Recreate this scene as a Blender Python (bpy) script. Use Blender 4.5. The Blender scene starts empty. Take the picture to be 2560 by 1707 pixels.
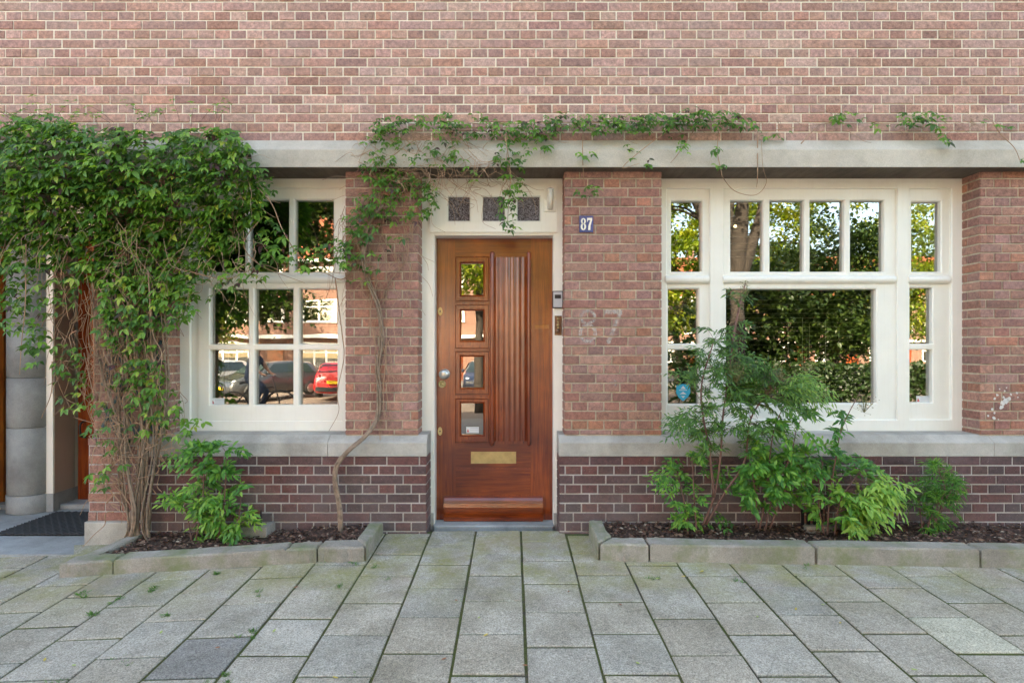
import bpy, math, random
import numpy as np
from mathutils import Vector, noise as mnoise
random.seed(7); rng = np.random.default_rng(7)
R = math.radians; PI = math.pi
scene = bpy.context.scene; COL = scene.collection
# ---------------------------------------------------------------- camera model used for measuring
FQ, CX, HZ, CAMD, CAMZ = 1303.7, 1177.0, 804.0, 3.81, 1.21
def at(qx, qy, Y=0.0):
    D = Y + CAMD
    return Vector(((qx-CX)*D/FQ, Y, CAMZ-(qy-HZ)*D/FQ))
def X_(qx, Y=0.0): return (qx-CX)*(Y+CAMD)/FQ
def Z_(qy, Y=0.0): return CAMZ-(qy-HZ)*(Y+CAMD)/FQ
def gz(x, y):                                   # ground height: falls away from the house
    z = 0.035*(max(y, -17.0)+0.04) if y < 0 else 0.0014
    return z - 0.045*max(0.0, min(-x-1.2, 3.0))
# ---------------------------------------------------------------- materials
def new_mat(name):
    m = bpy.data.materials.new(name); m.use_nodes = True
    nt = m.node_tree; b = nt.nodes['Principled BSDF']; return m, nt, b
def N(nt, t, **kw):
    n = nt.nodes.new(t)
    for k, v in kw.items():
        if k.startswith('i_'): n.inputs[k[2:].replace('_', ' ')].default_value = v
        else: setattr(n, k, v)
    return n
def L(nt, a, b): nt.links.new(a, b)
def coords(nt, scale=(1,1,1)):
    tc = N(nt, 'ShaderNodeTexCoord'); mp = N(nt, 'ShaderNodeMapping'); mp.inputs['Scale'].default_value = scale
    L(nt, tc.outputs['Object'], mp.inputs['Vector']); return mp.outputs['Vector']
def noise(nt, vec, scale, detail=5, rough=.6, dist=0):
    n = N(nt, 'ShaderNodeTexNoise'); n.inputs['Scale'].default_value = scale; n.inputs['Detail'].default_value = detail
    n.inputs['Roughness'].default_value = rough; n.inputs['Distortion'].default_value = dist
    L(nt, vec, n.inputs['Vector']); return n.outputs['Fac']
def ramp(nt, fac, stops):
    r = N(nt, 'ShaderNodeValToRGB'); e = r.color_ramp.elements
    while len(e) < len(stops): e.new(.5)
    for i, (p, c) in enumerate(stops):
        e[i].position = p; e[i].color = (*c, 1) if len(c) == 3 else c
    L(nt, fac, r.inputs['Fac']); return r.outputs['Color']
def mix(nt, a, b, fac, mode='MIX'):
    m = N(nt, 'ShaderNodeMix', data_type='RGBA', blend_type=mode)
    for s, v in ((m.inputs[6], a), (m.inputs[7], b), (m.inputs[0], fac)):
        if isinstance(v, (int, float)): s.default_value = v
        elif isinstance(v, tuple): s.default_value = (*v, 1) if len(v) == 3 else v
        else: L(nt, v, s)
    return m.outputs[2]
def bump(nt, b, h, strength=.3, dist=.004):
    n = N(nt, 'ShaderNodeBump'); n.inputs['Strength'].default_value = strength; n.inputs['Distance'].default_value = dist
    L(nt, h, n.inputs['Height']); L(nt, n.outputs['Normal'], b.inputs['Normal'])
def simple(name, c, rough=.6, var=.15, scale=12, bs=.2, bscale=60, metal=0, coat=0, spec=.5, bd=.002):
    m, nt, b = new_mat(name); v = coords(nt)
    f = noise(nt, v, scale)
    lo = tuple(x*(1-var) for x in c); hi = tuple(min(1, x*(1+var)) for x in c)
    L(nt, ramp(nt, f, [(.3, lo), (.7, hi)]), b.inputs['Base Color'])
    b.inputs['Roughness'].default_value = rough; b.inputs['Metallic'].default_value = metal
    b.inputs['Coat Weight'].default_value = coat; b.inputs['Coat Roughness'].default_value = .08
    b.inputs['Specular IOR Level'].default_value = spec
    if bs: bump(nt, b, noise(nt, v, bscale, 4), bs, bd)
    return m
def attr(nt, name='col'):
    a = N(nt, 'ShaderNodeAttribute'); a.attribute_name = name; return a.outputs['Color']

def brick_mat(name, rough=.85, tint=(1,1,1), stain=.35, spots=.2, low=False):
    m, nt, b = new_mat(name); v = coords(nt)
    c = attr(nt)
    f1 = noise(nt, v, 38, 6, .7); f2 = noise(nt, v, 2.2, 4, .6); f3 = noise(nt, v, 150, 4, .7)
    vs = coords(nt, (1, 1, 3)); f4 = noise(nt, vs, 16, 5, .7)
    c1 = mix(nt, c, ramp(nt, f1, [(.28, (.40,.40,.42)), (.72, (1.5,1.47,1.45))]), .85, 'MULTIPLY')
    c2 = mix(nt, c1, ramp(nt, f3, [(.3, (.6,.6,.6)), (.65, (1.3,1.3,1.3))]), .7, 'MULTIPLY')
    grey = ramp(nt, f2, [(.42, (0,0,0)), (.72, (1,1,1))])
    c3 = mix(nt, c2, (.36,.33,.33), mix(nt, (0,0,0), grey, stain))
    lime = ramp(nt, f4, [(.6, (0,0,0)), (.78, (1,1,1))])
    c4 = mix(nt, c3, (.5,.43,.40), mix(nt, (0,0,0), lime, spots))
    if low:                                                       # dust splashed up from the ground, white specks
        sp = N(nt, 'ShaderNodeTexVoronoi'); sp.inputs['Scale'].default_value = 55; L(nt, v, sp.inputs['Vector'])
        c4 = mix(nt, c4, (.6,.55,.52), ramp(nt, sp.outputs['Distance'], [(0,(.8,.8,.8)), (.13,(0,0,0))]))
        sx = N(nt, 'ShaderNodeSeparateXYZ'); L(nt, v, sx.inputs[0]); mr = N(nt, 'ShaderNodeMapRange')
        mr.inputs['From Min'].default_value = .42; mr.inputs['From Max'].default_value = .0; mr.inputs['To Max'].default_value = .55; L(nt, sx.outputs[2], mr.inputs['Value'])
        du = ramp(nt, noise(nt, v, 6, 5, .7), [(.25,(.3,.3,.3)), (.7,(1,1,1))])
        c4 = mix(nt, c4, (.20,.17,.165), mix(nt, (0,0,0), du, mr.outputs['Result']))
    L(nt, c4, b.inputs['Base Color']); b.inputs['Roughness'].default_value = rough
    b.inputs['Specular IOR Level'].default_value = .35
    bump(nt, b, mix(nt, f1, f3, .5), .75, .005)
    return m
def mortar_mat(name, c, lo=.6):
    m, nt, b = new_mat(name); v = coords(nt)
    f = noise(nt, v, 9, 6, .7); g = noise(nt, v, 220, 3, .7)
    cc = mix(nt, ramp(nt, f, [(.3, tuple(x*lo for x in c)), (.62, c)]), ramp(nt, g, [(.3, (.75,.75,.75)), (.7, (1.15,1.15,1.15))]), 1, 'MULTIPLY')
    L(nt, cc, b.inputs['Base Color']); b.inputs['Roughness'].default_value = .95
    bump(nt, b, g, .6, .003); return m
def stone_mat(name, c, var=.22, green=0, streak=True, rough=.85, grain=260):
    m, nt, b = new_mat(name); v = coords(nt); vs = coords(nt, (14, 1, .8)) if streak else v
    f = noise(nt, v, 3.5, 6, .65); g = noise(nt, v, grain, 3, .8); s = noise(nt, vs, 2.2, 5, .7)
    c0 = ramp(nt, f, [(.28, tuple(x*(1-var) for x in c)), (.72, tuple(x*(1+var) for x in c))])
    c1 = mix(nt, c0, ramp(nt, g, [(.3, (.7,.7,.7)), (.7, (1.28,1.28,1.28))]), .8, 'MULTIPLY')
    c2 = mix(nt, c1, ramp(nt, s, [(.35, (.7,.69,.66)), (.6, (1.05,1.05,1.05))]), .8, 'MULTIPLY')
    if green:
        gm = ramp(nt, noise(nt, v, 5, 5, .7), [(.45, (0,0,0)), (.68, (1,1,1))])
        c2 = mix(nt, c2, (.16,.19,.08), mix(nt, (0,0,0), gm, green))
    L(nt, c2, b.inputs['Base Color']); b.inputs['Roughness'].default_value = rough
    b.inputs['Specular IOR Level'].default_value = .3
    bump(nt, b, mix(nt, f, g, .7), .5, .004); return m
def leaf_mat(name, stops, trans=.35, rough=.42):
    m, nt, b = new_mat(name)
    a = N(nt, 'ShaderNodeAttribute'); a.attribute_name = 'var'
    c = ramp(nt, a.outputs['Fac'], stops)
    L(nt, c, b.inputs['Base Color']); b.inputs['Roughness'].default_value = rough
    b.inputs['Specular IOR Level'].default_value = .45
    tr = N(nt, 'ShaderNodeBsdfTranslucent'); L(nt, mix(nt, c, (1.1,1.25,.5), 1, 'MULTIPLY'), tr.inputs['Color'])
    ms = N(nt, 'ShaderNodeMixShader'); ms.inputs[0].default_value = trans
    L(nt, b.outputs[0], ms.inputs[1]); L(nt, tr.outputs[0], ms.inputs[2])
    L(nt, ms.outputs[0], nt.nodes['Material Output'].inputs['Surface']); return m
def wood_mat(name, c1, c2, scale=(30, 30, 1.3), rough=.28, coat=.8, bs=.12):
    m, nt, b = new_mat(name); v = coords(nt, scale)
    f = noise(nt, v, 2.2, 8, .7, .8); g = noise(nt, coords(nt), 2.4, 3, .5)
    c = ramp(nt, f, [(.3, c1), (.7, c2)])
    c = mix(nt, c, ramp(nt, g, [(.38, (.6,.48,.45)), (.62, (1.25,1.35,1.3))]), .9, 'MULTIPLY')
    L(nt, c, b.inputs['Base Color']); b.inputs['Roughness'].default_value = rough
    b.inputs['Coat Weight'].default_value = coat; b.inputs['Coat Roughness'].default_value = .12
    h = noise(nt, coords(nt, (6, 6, 2.5)), 26, 5, .6)
    bump(nt, b, mix(nt, f, h, .5), bs, .003)
    n = N(nt, 'ShaderNodeBump'); n.inputs['Strength'].default_value = .2; n.inputs['Distance'].default_value = .003
    L(nt, h, n.inputs['Height']); L(nt, n.outputs['Normal'], b.inputs['Coat Normal'])
    return m
def paint_mat(name, c, rough=.3):
    m, nt, b = new_mat(name); v = coords(nt)
    f = noise(nt, v, 4, 5, .6); base = ramp(nt, f, [(.3, tuple(x*.93 for x in c)), (.7, c)])
    st = noise(nt, coords(nt, (26, 26, 1.6)), 2.5, 6, .7); gr = noise(nt, v, 55, 5, .8)
    base = mix(nt, base, ramp(nt, st, [(.3, (.90,.88,.84)), (.5, (1,1,1))]), .3, 'MULTIPLY')
    base = mix(nt, base, ramp(nt, gr, [(.24, (.75,.71,.64)), (.36, (1,1,1))]), .45, 'MULTIPLY')
    L(nt, base, b.inputs['Base Color'])
    b.inputs['Roughness'].default_value = rough
    b.inputs['Coat Weight'].default_value = .3; b.inputs['Coat Roughness'].default_value = .15
    bump(nt, b, noise(nt, coords(nt, (3,3,1)), 30, 3), .12, .002); return m
def glass_mat(name, refl=.2, rough=0.0, tint=(.75,.78,.76), wav=.02):
    m = bpy.data.materials.new(name); m.use_nodes = True; nt = m.node_tree; nt.nodes.remove(nt.nodes['Principled BSDF'])
    t = N(nt, 'ShaderNodeBsdfTransparent'); t.inputs['Color'].default_value = (*tint, 1)
    g = N(nt, 'ShaderNodeBsdfGlossy'); g.inputs['Roughness'].default_value = rough; g.inputs['Color'].default_value = (1,1,1,1)
    fr = N(nt, 'ShaderNodeFresnel'); fr.inputs['IOR'].default_value = 1.5
    ad = N(nt, 'ShaderNodeMath', operation='ADD'); ad.inputs[1].default_value = refl; ad.use_clamp = True
    L(nt, fr.outputs[0], ad.inputs[0]); ms = N(nt, 'ShaderNodeMixShader')
    L(nt, ad.outputs[0], ms.inputs[0]); L(nt, t.outputs[0], ms.inputs[1]); L(nt, g.outputs[0], ms.inputs[2])
    L(nt, ms.outputs[0], nt.nodes['Material Output'].inputs['Surface'])
    if wav:
        bm = N(nt, 'ShaderNodeBump'); bm.inputs['Strength'].default_value = wav; bm.inputs['Distance'].default_value = .02
        L(nt, noise(nt, coords(nt), 3.0 if rough == 0 else 160, 1), bm.inputs['Height']); L(nt, bm.outputs[0], g.inputs['Normal'])
    return m
M = {}
M['brick_up'] = brick_mat('brick_faded', stain=.2, spots=.25)
M['brick'] = brick_mat('brick_red', stain=.12, spots=.22)
M['brick_dark'] = brick_mat('brick_purple', rough=.5, stain=.16, spots=.16, low=True)
M['mortar_up'] = mortar_mat('mortar_cream', (.90,.81,.65), .75)
M['mortar'] = mortar_mat('mortar_tan', (.62,.52,.39), .45)
M['mortar_grey'] = mortar_mat('mortar_grey', (.56,.52,.49), .75)
M['lintel'] = stone_mat('weathered_concrete', (.52,.475,.40), .12, streak=False)
M['band'] = stone_mat('grey_bluestone', (.43,.405,.365), .30, streak=False)
M['bluestone'] = stone_mat('smooth_bluestone', (.34,.36,.365), streak=False)
M['kerb'] = stone_mat('mossy_concrete', (.33,.30,.26), green=.8, streak=False, grain=120)
M['cream'] = paint_mat('cream_paint', (.89,.875,.80))
M['beige'] = paint_mat('beige_paint', (.52,.42,.34), .5)
M['door'] = wood_mat('varnished_mahogany', (.11,.013,.0035), (.36,.066,.009), rough=.2, coat=1, bs=.2)
M['door_h'] = wood_mat('varnished_mahogany_crossgrain', (.10,.012,.0035), (.32,.058,.009), (1.3, 30, 30), .2, 1, .2)
M['door_or'] = wood_mat('varnished_teak', (.22,.055,.010), (.42,.13,.022))
M['glass'] = glass_mat('window_glass', .19, wav=.03)
m, nt, b = new_mat('figured_glass_sparkle'); v = coords(nt)
L(nt, ramp(nt, noise(nt, v, 170, 3, .8), [(.42, (.035,.018,.018)), (.66, (.42,.38,.42))]), b.inputs['Base Color']); b.inputs['Roughness'].default_value = .12  # pale specks in the colour stand for sparkle on the textured glass
bump(nt, b, noise(nt, v, 170, 3, .8), .8, .01); M['glass_rough'] = m
M['brass'] = simple('old_brass', (.48,.39,.20), .38, .2, 20, .15, 90, .8)
M['steel'] = simple('brushed_steel', (.62,.61,.58), .3, .08, 20, .05, 90, .85)
M['bronze'] = simple('dark_bronze', (.16,.10,.07), .3, .4, 60, .3, 90, .8)
M['enamel_blue'] = simple('blue_enamel', (.02,.06,.22), .2, .15, 20, .05, 60, 0, .6)
M['enamel_white'] = simple('white_enamel', (.78,.77,.70), .25, .05, 20, .05, 60, 0, .5)
M['grey_plastic'] = simple('grey_plastic', (.50,.51,.53), .4, .04, 20, 0)
M['black'] = simple('black_plastic', (.02,.02,.022), .4, .2, 20, .1)
M['sticker'] = simple('white_sticker', (.66,.69,.70), .4, .03, 5, 0)
M['sticker_blue'] = simple('cyan_sticker', (.02,.40,.58), .4, .05, 5, 0)
M['sticker_ink'] = simple('grey_ink', (.33,.38,.42), .5, .05, 5, 0)
M['sticker_red'] = simple('red_ink', (.55,.10,.08), .5, .05, 5, 0)
M['trellis'] = simple('teal_painted_wood', (.035,.075,.085), .6, .3, 20, .3)
M['bark'] = simple('vine_bark', (.26,.185,.13), .85, .4, 30, .8, 90, bd=.004)
M['twig'] = simple('dry_twig', (.37,.235,.15), .8, .35, 8, .4, 90)
M['twig_red'] = simple('reddish_stem', (.17,.085,.065), .7, .3, 8, .3, 90)
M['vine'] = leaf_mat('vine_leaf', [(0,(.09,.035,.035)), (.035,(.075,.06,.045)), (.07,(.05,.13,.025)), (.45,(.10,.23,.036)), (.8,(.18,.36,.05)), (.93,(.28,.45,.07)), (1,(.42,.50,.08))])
M['nandina'] = leaf_mat('bright_shrub_leaf', [(0,(.03,.11,.03)), (.4,(.06,.21,.035)), (.75,(.15,.36,.055)), (1,(.33,.52,.09))])
M['nandina_dark'] = leaf_mat('dark_shrub_leaf', [(0,(.14,.08,.07)), (.08,(.06,.11,.05)), (.4,(.085,.20,.05)), (.7,(.15,.31,.07)), (1,(.30,.46,.10))])
M['tree_leaf'] = leaf_mat('tree_leaf', [(0,(.06,.11,.012)), (.5,(.16,.22,.018)), (1,(.34,.33,.03))], .4)
M['tree_shade'] = leaf_mat('tree_leaf_shaded', [(0,(.018,.042,.010)), (.5,(.038,.072,.014)), (1,(.08,.115,.02))], .25)  # leaf green darkened, the house's shade is put into the colour
M['tree_bark'] = simple('tree_bark', (.045,.034,.027), .9, .35, 6, .9, 20, bd=.02)
M['soil'] = simple('dark_soil', (.085,.050,.036), .95, .5, 25, 1, 60, bd=.012)
M['chip'] = leaf_mat('bark_chip', [(0,(.05,.026,.018)), (.5,(.16,.080,.055)), (.85,(.20,.12,.08)), (1,(.42,.34,.26))], 0, .8)
M['rubber'] = simple('black_rubber', (.016,.018,.019), .55, .3, 40, .3)
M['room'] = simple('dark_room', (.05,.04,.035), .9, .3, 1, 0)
M['curtain'] = simple('brown_curtain', (.36,.28,.24), .9, .25, 5, .2)
M['blind'] = simple('pale_blind', (.85,.82,.72), .6, .05, 5, 0)
M['white_blot'] = simple('white_paint_blot', (.66,.63,.60), .8, .1, 30, .3)
# ---------------------------------------------------------------- mesh builder
class MB:
    def __init__(s): s.v=[]; s.f=[]; s.c=[]; s.m=[]; s.cur=(1,1,1); s.mi=0; s.sm=[]; s.smooth=False
    def add(s, vs, fs):
        o = len(s.v); s.v += [tuple(p) for p in vs]; s.c += [s.cur]*len(vs)
        for f in fs: s.f.append([o+i for i in f]); s.m.append(s.mi); s.sm.append(s.smooth)
    def box(s, x0,x1,y0,y1,z0,z1, ch=0):
        if x0 > x1: x0, x1 = x1, x0
        if z0 > z1: z0, z1 = z1, z0
        if not ch:
            s.add([(x0,y0,z0),(x1,y0,z0),(x1,y1,z0),(x0,y1,z0),(x0,y0,z1),(x1,y0,z1),(x1,y1,z1),(x0,y1,z1)],
              [(0,1,5,4),(1,2,6,5),(2,3,7,6),(3,0,4,7),(4,5,6,7),(3,2,1,0)])
        else:                                                     # chamfered on the -y face
            c = ch
            s.add([(x0+c,y0,z0+c),(x1-c,y0,z0+c),(x1-c,y0,z1-c),(x0+c,y0,z1-c),
                   (x0,y0+c,z0),(x1,y0+c,z0),(x1,y0+c,z1),(x0,y0+c,z1),(x0,y1,z0),(x1,y1,z0),(x1,y1,z1),(x0,y1,z1)],
              [(0,1,2,3),(4,5,1,0),(5,6,2,1),(6,7,3,2),(7,4,0,3),(4,8,9,5),(5,9,10,6),(6,10,11,7),(7,11,8,4),(8,11,10,9)])
    def qbox(s, x0,y0,x1,y1,Yf,Yb,ch=0):
        s.box(X_(x0,Yf),X_(x1,Yf),Yf,Yb,Z_(y1,Yf),Z_(y0,Yf),ch)
    def grid(s, outer, xs, ys, Yf, Yb, c=.006):
        x0,y0,x1,y1 = outer
        HX = [(X_(a,Yf), X_(b,Yf)) for a,b in xs]; HZs = [(Z_(b,Yf), Z_(a,Yf)) for a,b in ys][::-1]
        x0,x1,z0,z1 = X_(x0,Yf),X_(x1,Yf),Z_(y1,Yf),Z_(y0,Yf)
        lx = [x0]+[t for a,b in HX for t in (a-c,b+c)]+[x1]; lz = [z0]+[t for a,b in HZs for t in (a-c,b+c)]+[z1]
        for i in range(len(lx)-1):
            for j in range(len(lz)-1):
                if i%2 and j%2: continue
                s.add([(lx[i],Yf,lz[j]),(lx[i+1],Yf,lz[j]),(lx[i+1],Yf,lz[j+1]),(lx[i],Yf,lz[j+1])],[(0,1,2,3)])
        for a,b in HX:
            for d,e in HZs:
                A=[(a-c,Yf,d-c),(b+c,Yf,d-c),(b+c,Yf,e+c),(a-c,Yf,e+c)]; B=[(a,Yf+c,d),(b,Yf+c,d),(b,Yf+c,e),(a,Yf+c,e)]; C_=[(p[0],Yb,p[2]) for p in B]
                s.add(A+B+C_, [(k,(k+1)%4,4+(k+1)%4,4+k)[::-1] for k in range(4)]+[(4+k,4+(k+1)%4,8+(k+1)%4,8+k)[::-1] for k in range(4)])
        P=[(x0,Yf,z0),(x1,Yf,z0),(x1,Yf,z1),(x0,Yf,z1)]; Q=[(p[0],Yb,p[2]) for p in P]
        s.add(P+Q, [(k,4+k,4+(k+1)%4,(k+1)%4) for k in range(4)])
    def extrude_x(s, prof, x0, x1, caps=True):                    # prof: (y,z) list
        n=len(prof); s.add([(x0,y,z) for y,z in prof]+[(x1,y,z) for y,z in prof],
            [(k,(k+1)%n,n+(k+1)%n,n+k) for k in range(n)]+([tuple(range(n))[::-1], tuple(range(n,2*n))] if caps else []))
    def extrude_z(s, prof, z0, z1, closed=True):
        n=len(prof); K = range(n if closed else n-1)
        s.add([(x,y,z0) for x,y in prof]+[(x,y,z1) for x,y in prof],[(k,(k+1)%n,n+(k+1)%n,n+k) for k in K]+([tuple(range(n))[::-1],tuple(range(n,2*n))] if closed else []))
    def lathe(s, prof, c, axis='z', n=24):                        # prof: (r, h)
        vs=[]; fs=[]
        for r,h in prof:
            for k in range(n):
                a=2*PI*k/n; u,w=r*math.cos(a),r*math.sin(a)
                vs.append({'z':(c[0]+u,c[1]+w,c[2]+h),'y':(c[0]+u,c[1]-h,c[2]+w),'x':(c[0]+h,c[1]+u,c[2]+w)}[axis])
        for j in range(len(prof)-1):
            for k in range(n): fs.append((j*n+k,j*n+(k+1)%n,(j+1)*n+(k+1)%n,(j+1)*n+k))
        fs.append(tuple(range(n))[::-1]); fs.append(tuple(range((len(prof)-1)*n,len(prof)*n)))
        s.add(vs,fs)
    def tube(s, pts, r0, r1=None, n=6, jit=0):
        r1 = r0 if r1 is None else r1; pts=[Vector(p) for p in pts]; m=len(pts); vs=[]; fs=[]
        for i,p in enumerate(pts):
            t=(pts[min(i+1,m-1)]-pts[max(i-1,0)]); t = t.normalized() if t.length>1e-9 else Vector((0,0,1))
            a=t.cross(Vector((0.13,1,.07))); a = a.normalized() if a.length>1e-4 else Vector((1,0,0)); b=t.cross(a)
            r=(r0+(r1-r0)*i/max(1,m-1))*(1+random.uniform(-jit,jit))
            for k in range(n):
                q=2*PI*k/n; vs.append(p+a*(r*math.cos(q))+b*(r*math.sin(q)))
        for i in range(m-1):
            for k in range(n): fs.append((i*n+k,i*n+(k+1)%n,(i+1)*n+(k+1)%n,(i+1)*n+k))
        fs += [tuple(range(n))[::-1], tuple(range((m-1)*n,m*n))]
        sm=s.smooth; s.smooth=True; s.add(vs,fs); s.smooth=sm
    def build(s, name, mats, parent=None, fix=False):
        me=bpy.data.meshes.new(name); me.from_pydata(s.v,[],s.f)
        if not isinstance(mats,(list,tuple)): mats=[mats]
        for m in mats: me.materials.append(m)
        me.polygons.foreach_set('material_index', s.m); me.polygons.foreach_set('use_smooth', s.sm)
        a=me.color_attributes.new('col','FLOAT_COLOR','POINT'); a.data.foreach_set('color', np.array([(*c,1) for c in s.c],dtype=np.float32).ravel())
        me.update(); o=bpy.data.objects.new(name,me); COL.objects.link(o)
        if parent: o.parent=parent; o.matrix_parent_inverse=parent_inv(parent)
        return o
def parent_inv(p):
    def world(q): return (world(q.parent) @ q.matrix_parent_inverse @ q.matrix_basis) if q.parent else q.matrix_basis.copy()
    return world(p).inverted()
def empty(name, loc=(0,0,0)):
    o=bpy.data.objects.new(name,None); o.location=loc; o.empty_display_size=.1; COL.objects.link(o); return o
def tag(o, label=None, cat=None, group=None, kind=None):
    for k,v in (('label',label),('category',cat),('group',group),('kind',kind)):
        if v: o[k]=v
    return o
def crv(pts, per=8):                                             # catmull-rom
    P=[Vector(p) for p in pts]; P=[P[0]*2-P[1]]+P+[P[-1]*2-P[-2]]; out=[]
    for i in range(1,len(P)-2):
        for k in range(per):
            t=k/per; a,b,c,d=P[i-1:i+3]
            out.append(.5*((2*b)+(c-a)*t+(2*a-5*b+4*c-d)*t*t+(3*b-a-3*c+d)*t**3))
    out.append(P[-2]); return out
# ---------------------------------------------------------------- bricks
CP, SL = .0623, .2157
Z0 = Z_(325.3)                                                    # top of the lintel on the wall
UP = [(.43,.255,.20),(.46,.28,.22),(.41,.24,.185),(.49,.31,.25),(.40,.215,.16),(.45,.28,.225),(.42,.25,.20),(.36,.20,.16),(.46,.26,.195)]; UP=[tuple(v*1.1 for v in c) for c in UP]
MID= [(.36,.175,.13),(.39,.205,.155),(.33,.155,.12),(.41,.22,.165),(.36,.195,.155),(.42,.19,.125),(.31,.16,.13),(.37,.205,.17)]
LOW= [(.115,.046,.046),(.13,.050,.048),(.10,.050,.052),(.155,.052,.046),(.09,.050,.052),(.125,.066,.062)]
def course(mb, k, a, b, put, pal, off=0.0):
    """one row of bricks between a and b; put(u0,u1,z0,z1) makes one brick"""
    header = k%2; st = SL/2 if header else SL
    u = off + (SL/4 if header else (SL/2 if (k//2)%2 else 0))
    n0 = math.floor((a-u)/st)
    i = n0
    while u+i*st < b:
        p,q = u+i*st+.0046, u+(i+1)*st-.0046; i+=1
        p,q = max(p,a), min(q,b)
        if q-p < .018: continue
        c = random.choice(pal); j = random.uniform(.80,1.04); mb.cur=(c[0]*j*random.uniform(.96,1.04),c[1]*j,c[2]*j*random.uniform(.95,1.06)); put(p,q)
def rj(s): return random.uniform(-s,s)
def brick_front(mb, x0,x1,z0,z1,Y, pal, z_ref=None, off=0.0, prot=.0045, course0=0):
    z_ref = z0 if z_ref is None else z_ref; k=math.floor((z0-z_ref)/CP+.001)
    while z_ref+k*CP < z1-.012:
        a=max(z0,z_ref+k*CP+.0044); b=min(z1,z_ref+(k+1)*CP-.0044)
        if b-a>.012:
            def put(p,q,a=a,b=b):
                d=prot+rj(.0022); c=.0022
                vs=[(p+c+rj(.0012),Y-d,a+c+rj(.001)),(q-c+rj(.0012),Y-d+rj(.001),a+c+rj(.001)),(q-c+rj(.0012),Y-d,b-c+rj(.001)),(p+c+rj(.0012),Y-d+rj(.001),b-c+rj(.001)),
                    (p,Y-d+.0028,a),(q,Y-d+.0028,a),(q,Y-d+.0028,b),(p,Y-d+.0028,b),(p,Y+.004,a),(q,Y+.004,a),(q,Y+.004,b),(p,Y+.004,b)]
                mb.add(vs,[(0,1,2,3),(4,5,1,0),(5,6,2,1),(6,7,3,2),(7,4,0,3),(4,8,9,5),(5,9,10,6),(6,10,11,7),(7,11,8,4)])
            course(mb, k+course0, x0, x1, put, pal, off)
        k+=1
def brick_side(mb, X, s, y0,y1,z0,z1, pal, z_ref, course0=0):      # jamb face at X facing s (+1 / -1)
    k=math.floor((z0-z_ref)/CP+.001)
    while z_ref+k*CP < z1-.012:
        a=max(z0,z_ref+k*CP+.0046); b=min(z1,z_ref+(k+1)*CP-.0046)
        cut = y0+(.105 if (k%2) else .21)
        for p,q in ((y0,min(cut-.004,y1)),(cut+.004,y1)):
            if q-p<.01: continue
            c=random.choice(pal); j=random.uniform(.8,1.05); mb.cur=tuple(v*j for v in c); d=.004*s
            vs=[(X+d,p,a+.002),(X+d,q,a+.002),(X+d,q,b-.002),(X+d,p,b-.002),(X-.004*s,p,a),(X-.004*s,q,a),(X-.004*s,q,b),(X-.004*s,p,b)]
            fs=[(0,1,2,3),(4,5,1,0),(5,6,2,1),(6,7,3,2),(7,4,0,3)]
            mb.add(vs, fs if s>0 else [f[::-1] for f in fs])
        k+=1
house = empty('brick_house'); tag(house,'red brick ground floor facade with varnished door and cream windows','house')
YF=.147                                                            # plane of frames
zb_top = Z_(997.2); LB = Z_(383.8,-.095)                           # pier foot / lintel underside
# upper wall
mb=MB(); brick_front(mb,-4.6,4.6,Z0,4.36,0,UP,Z0,off=X_(31.7)+.0)
mb.cur=(1,1,1); mb.mi=1; mb.box(-4.6,4.6,.0,.30,Z0-.16,4.36)
mb.build('upper_wall',[M['brick_up'],M['mortar_up']],house)
# plain storeys above the picture
def brick_tex(name):
    m,nt,b=new_mat(name); br=N(nt,'ShaderNodeTexBrick'); v=coords(nt)
    sx=N(nt,'ShaderNodeSeparateXYZ'); L(nt,v,sx.inputs[0]); cb=N(nt,'ShaderNodeCombineXYZ'); ad=N(nt,'ShaderNodeMath',operation='ADD')
    L(nt,sx.outputs[0],ad.inputs[0]); L(nt,sx.outputs[1],ad.inputs[1]); L(nt,ad.outputs[0],cb.inputs[0]); L(nt,sx.outputs[2],cb.inputs[1]); L(nt,cb.outputs[0],br.inputs['Vector'])
    br.inputs['Scale'].default_value=1; br.inputs['Brick Width'].default_value=SL; br.inputs['Row Height'].default_value=CP; br.inputs['Mortar Size'].default_value=.005
    br.inputs['Color1'].default_value=(.22,.10,.07,1); br.inputs['Color2'].default_value=(.16,.07,.05,1); br.inputs['Mortar'].default_value=(.26,.22,.17,1)
    L(nt,br.outputs['Color'],b.inputs['Base Color']); b.inputs['Roughness'].default_value=.9; return m
M['brick_tex']=brick_tex('brick_pattern'); M['roof_tile']=simple('orange_roof_tile',(.26,.07,.03),.8,.3,9,.5,30)
mb=MB(); mb.box(-14,14,.006,9,4.36,8.2); mb.box(-14,-4.6,.006,9,-.4,4.36); mb.box(4.6,14,.006,9,-.1,4.36); mb.box(-4.6,4.6,8.7,9,-.1,4.36)
mb.box(-4.6,-4.2,.3,8.7,-.4,4.36); mb.box(4.3,4.6,.31,8.7,-.1,4.36)
mb.build('upper_storey',M['brick_tex'],house)
mb=MB(); mb.extrude_x([(-.35,8.2),(4.5,11.3),(9.3,8.2)],-14.2,14.2); mb.build('roof',M['roof_tile'],house)
# lintel
mb=MB(); mb.extrude_x([(-.095,LB),(.30,LB),(.30,Z0-.165),(.001,Z0-.165),(.001,Z0-.002),(-.03,Z0-.004),(-.088,Z_(341,-.09)),(-.095,Z_(344,-.095))][::-1],-4.6,4.6)
lintel=mb.build('lintel',M['lintel'],house)
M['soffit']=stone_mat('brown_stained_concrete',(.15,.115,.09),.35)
mb=MB(); mb.box(-4.6,4.6,-.090,.29,LB-.003,LB+.01); mb.build('soffit',M['soffit'],lintel)
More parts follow.
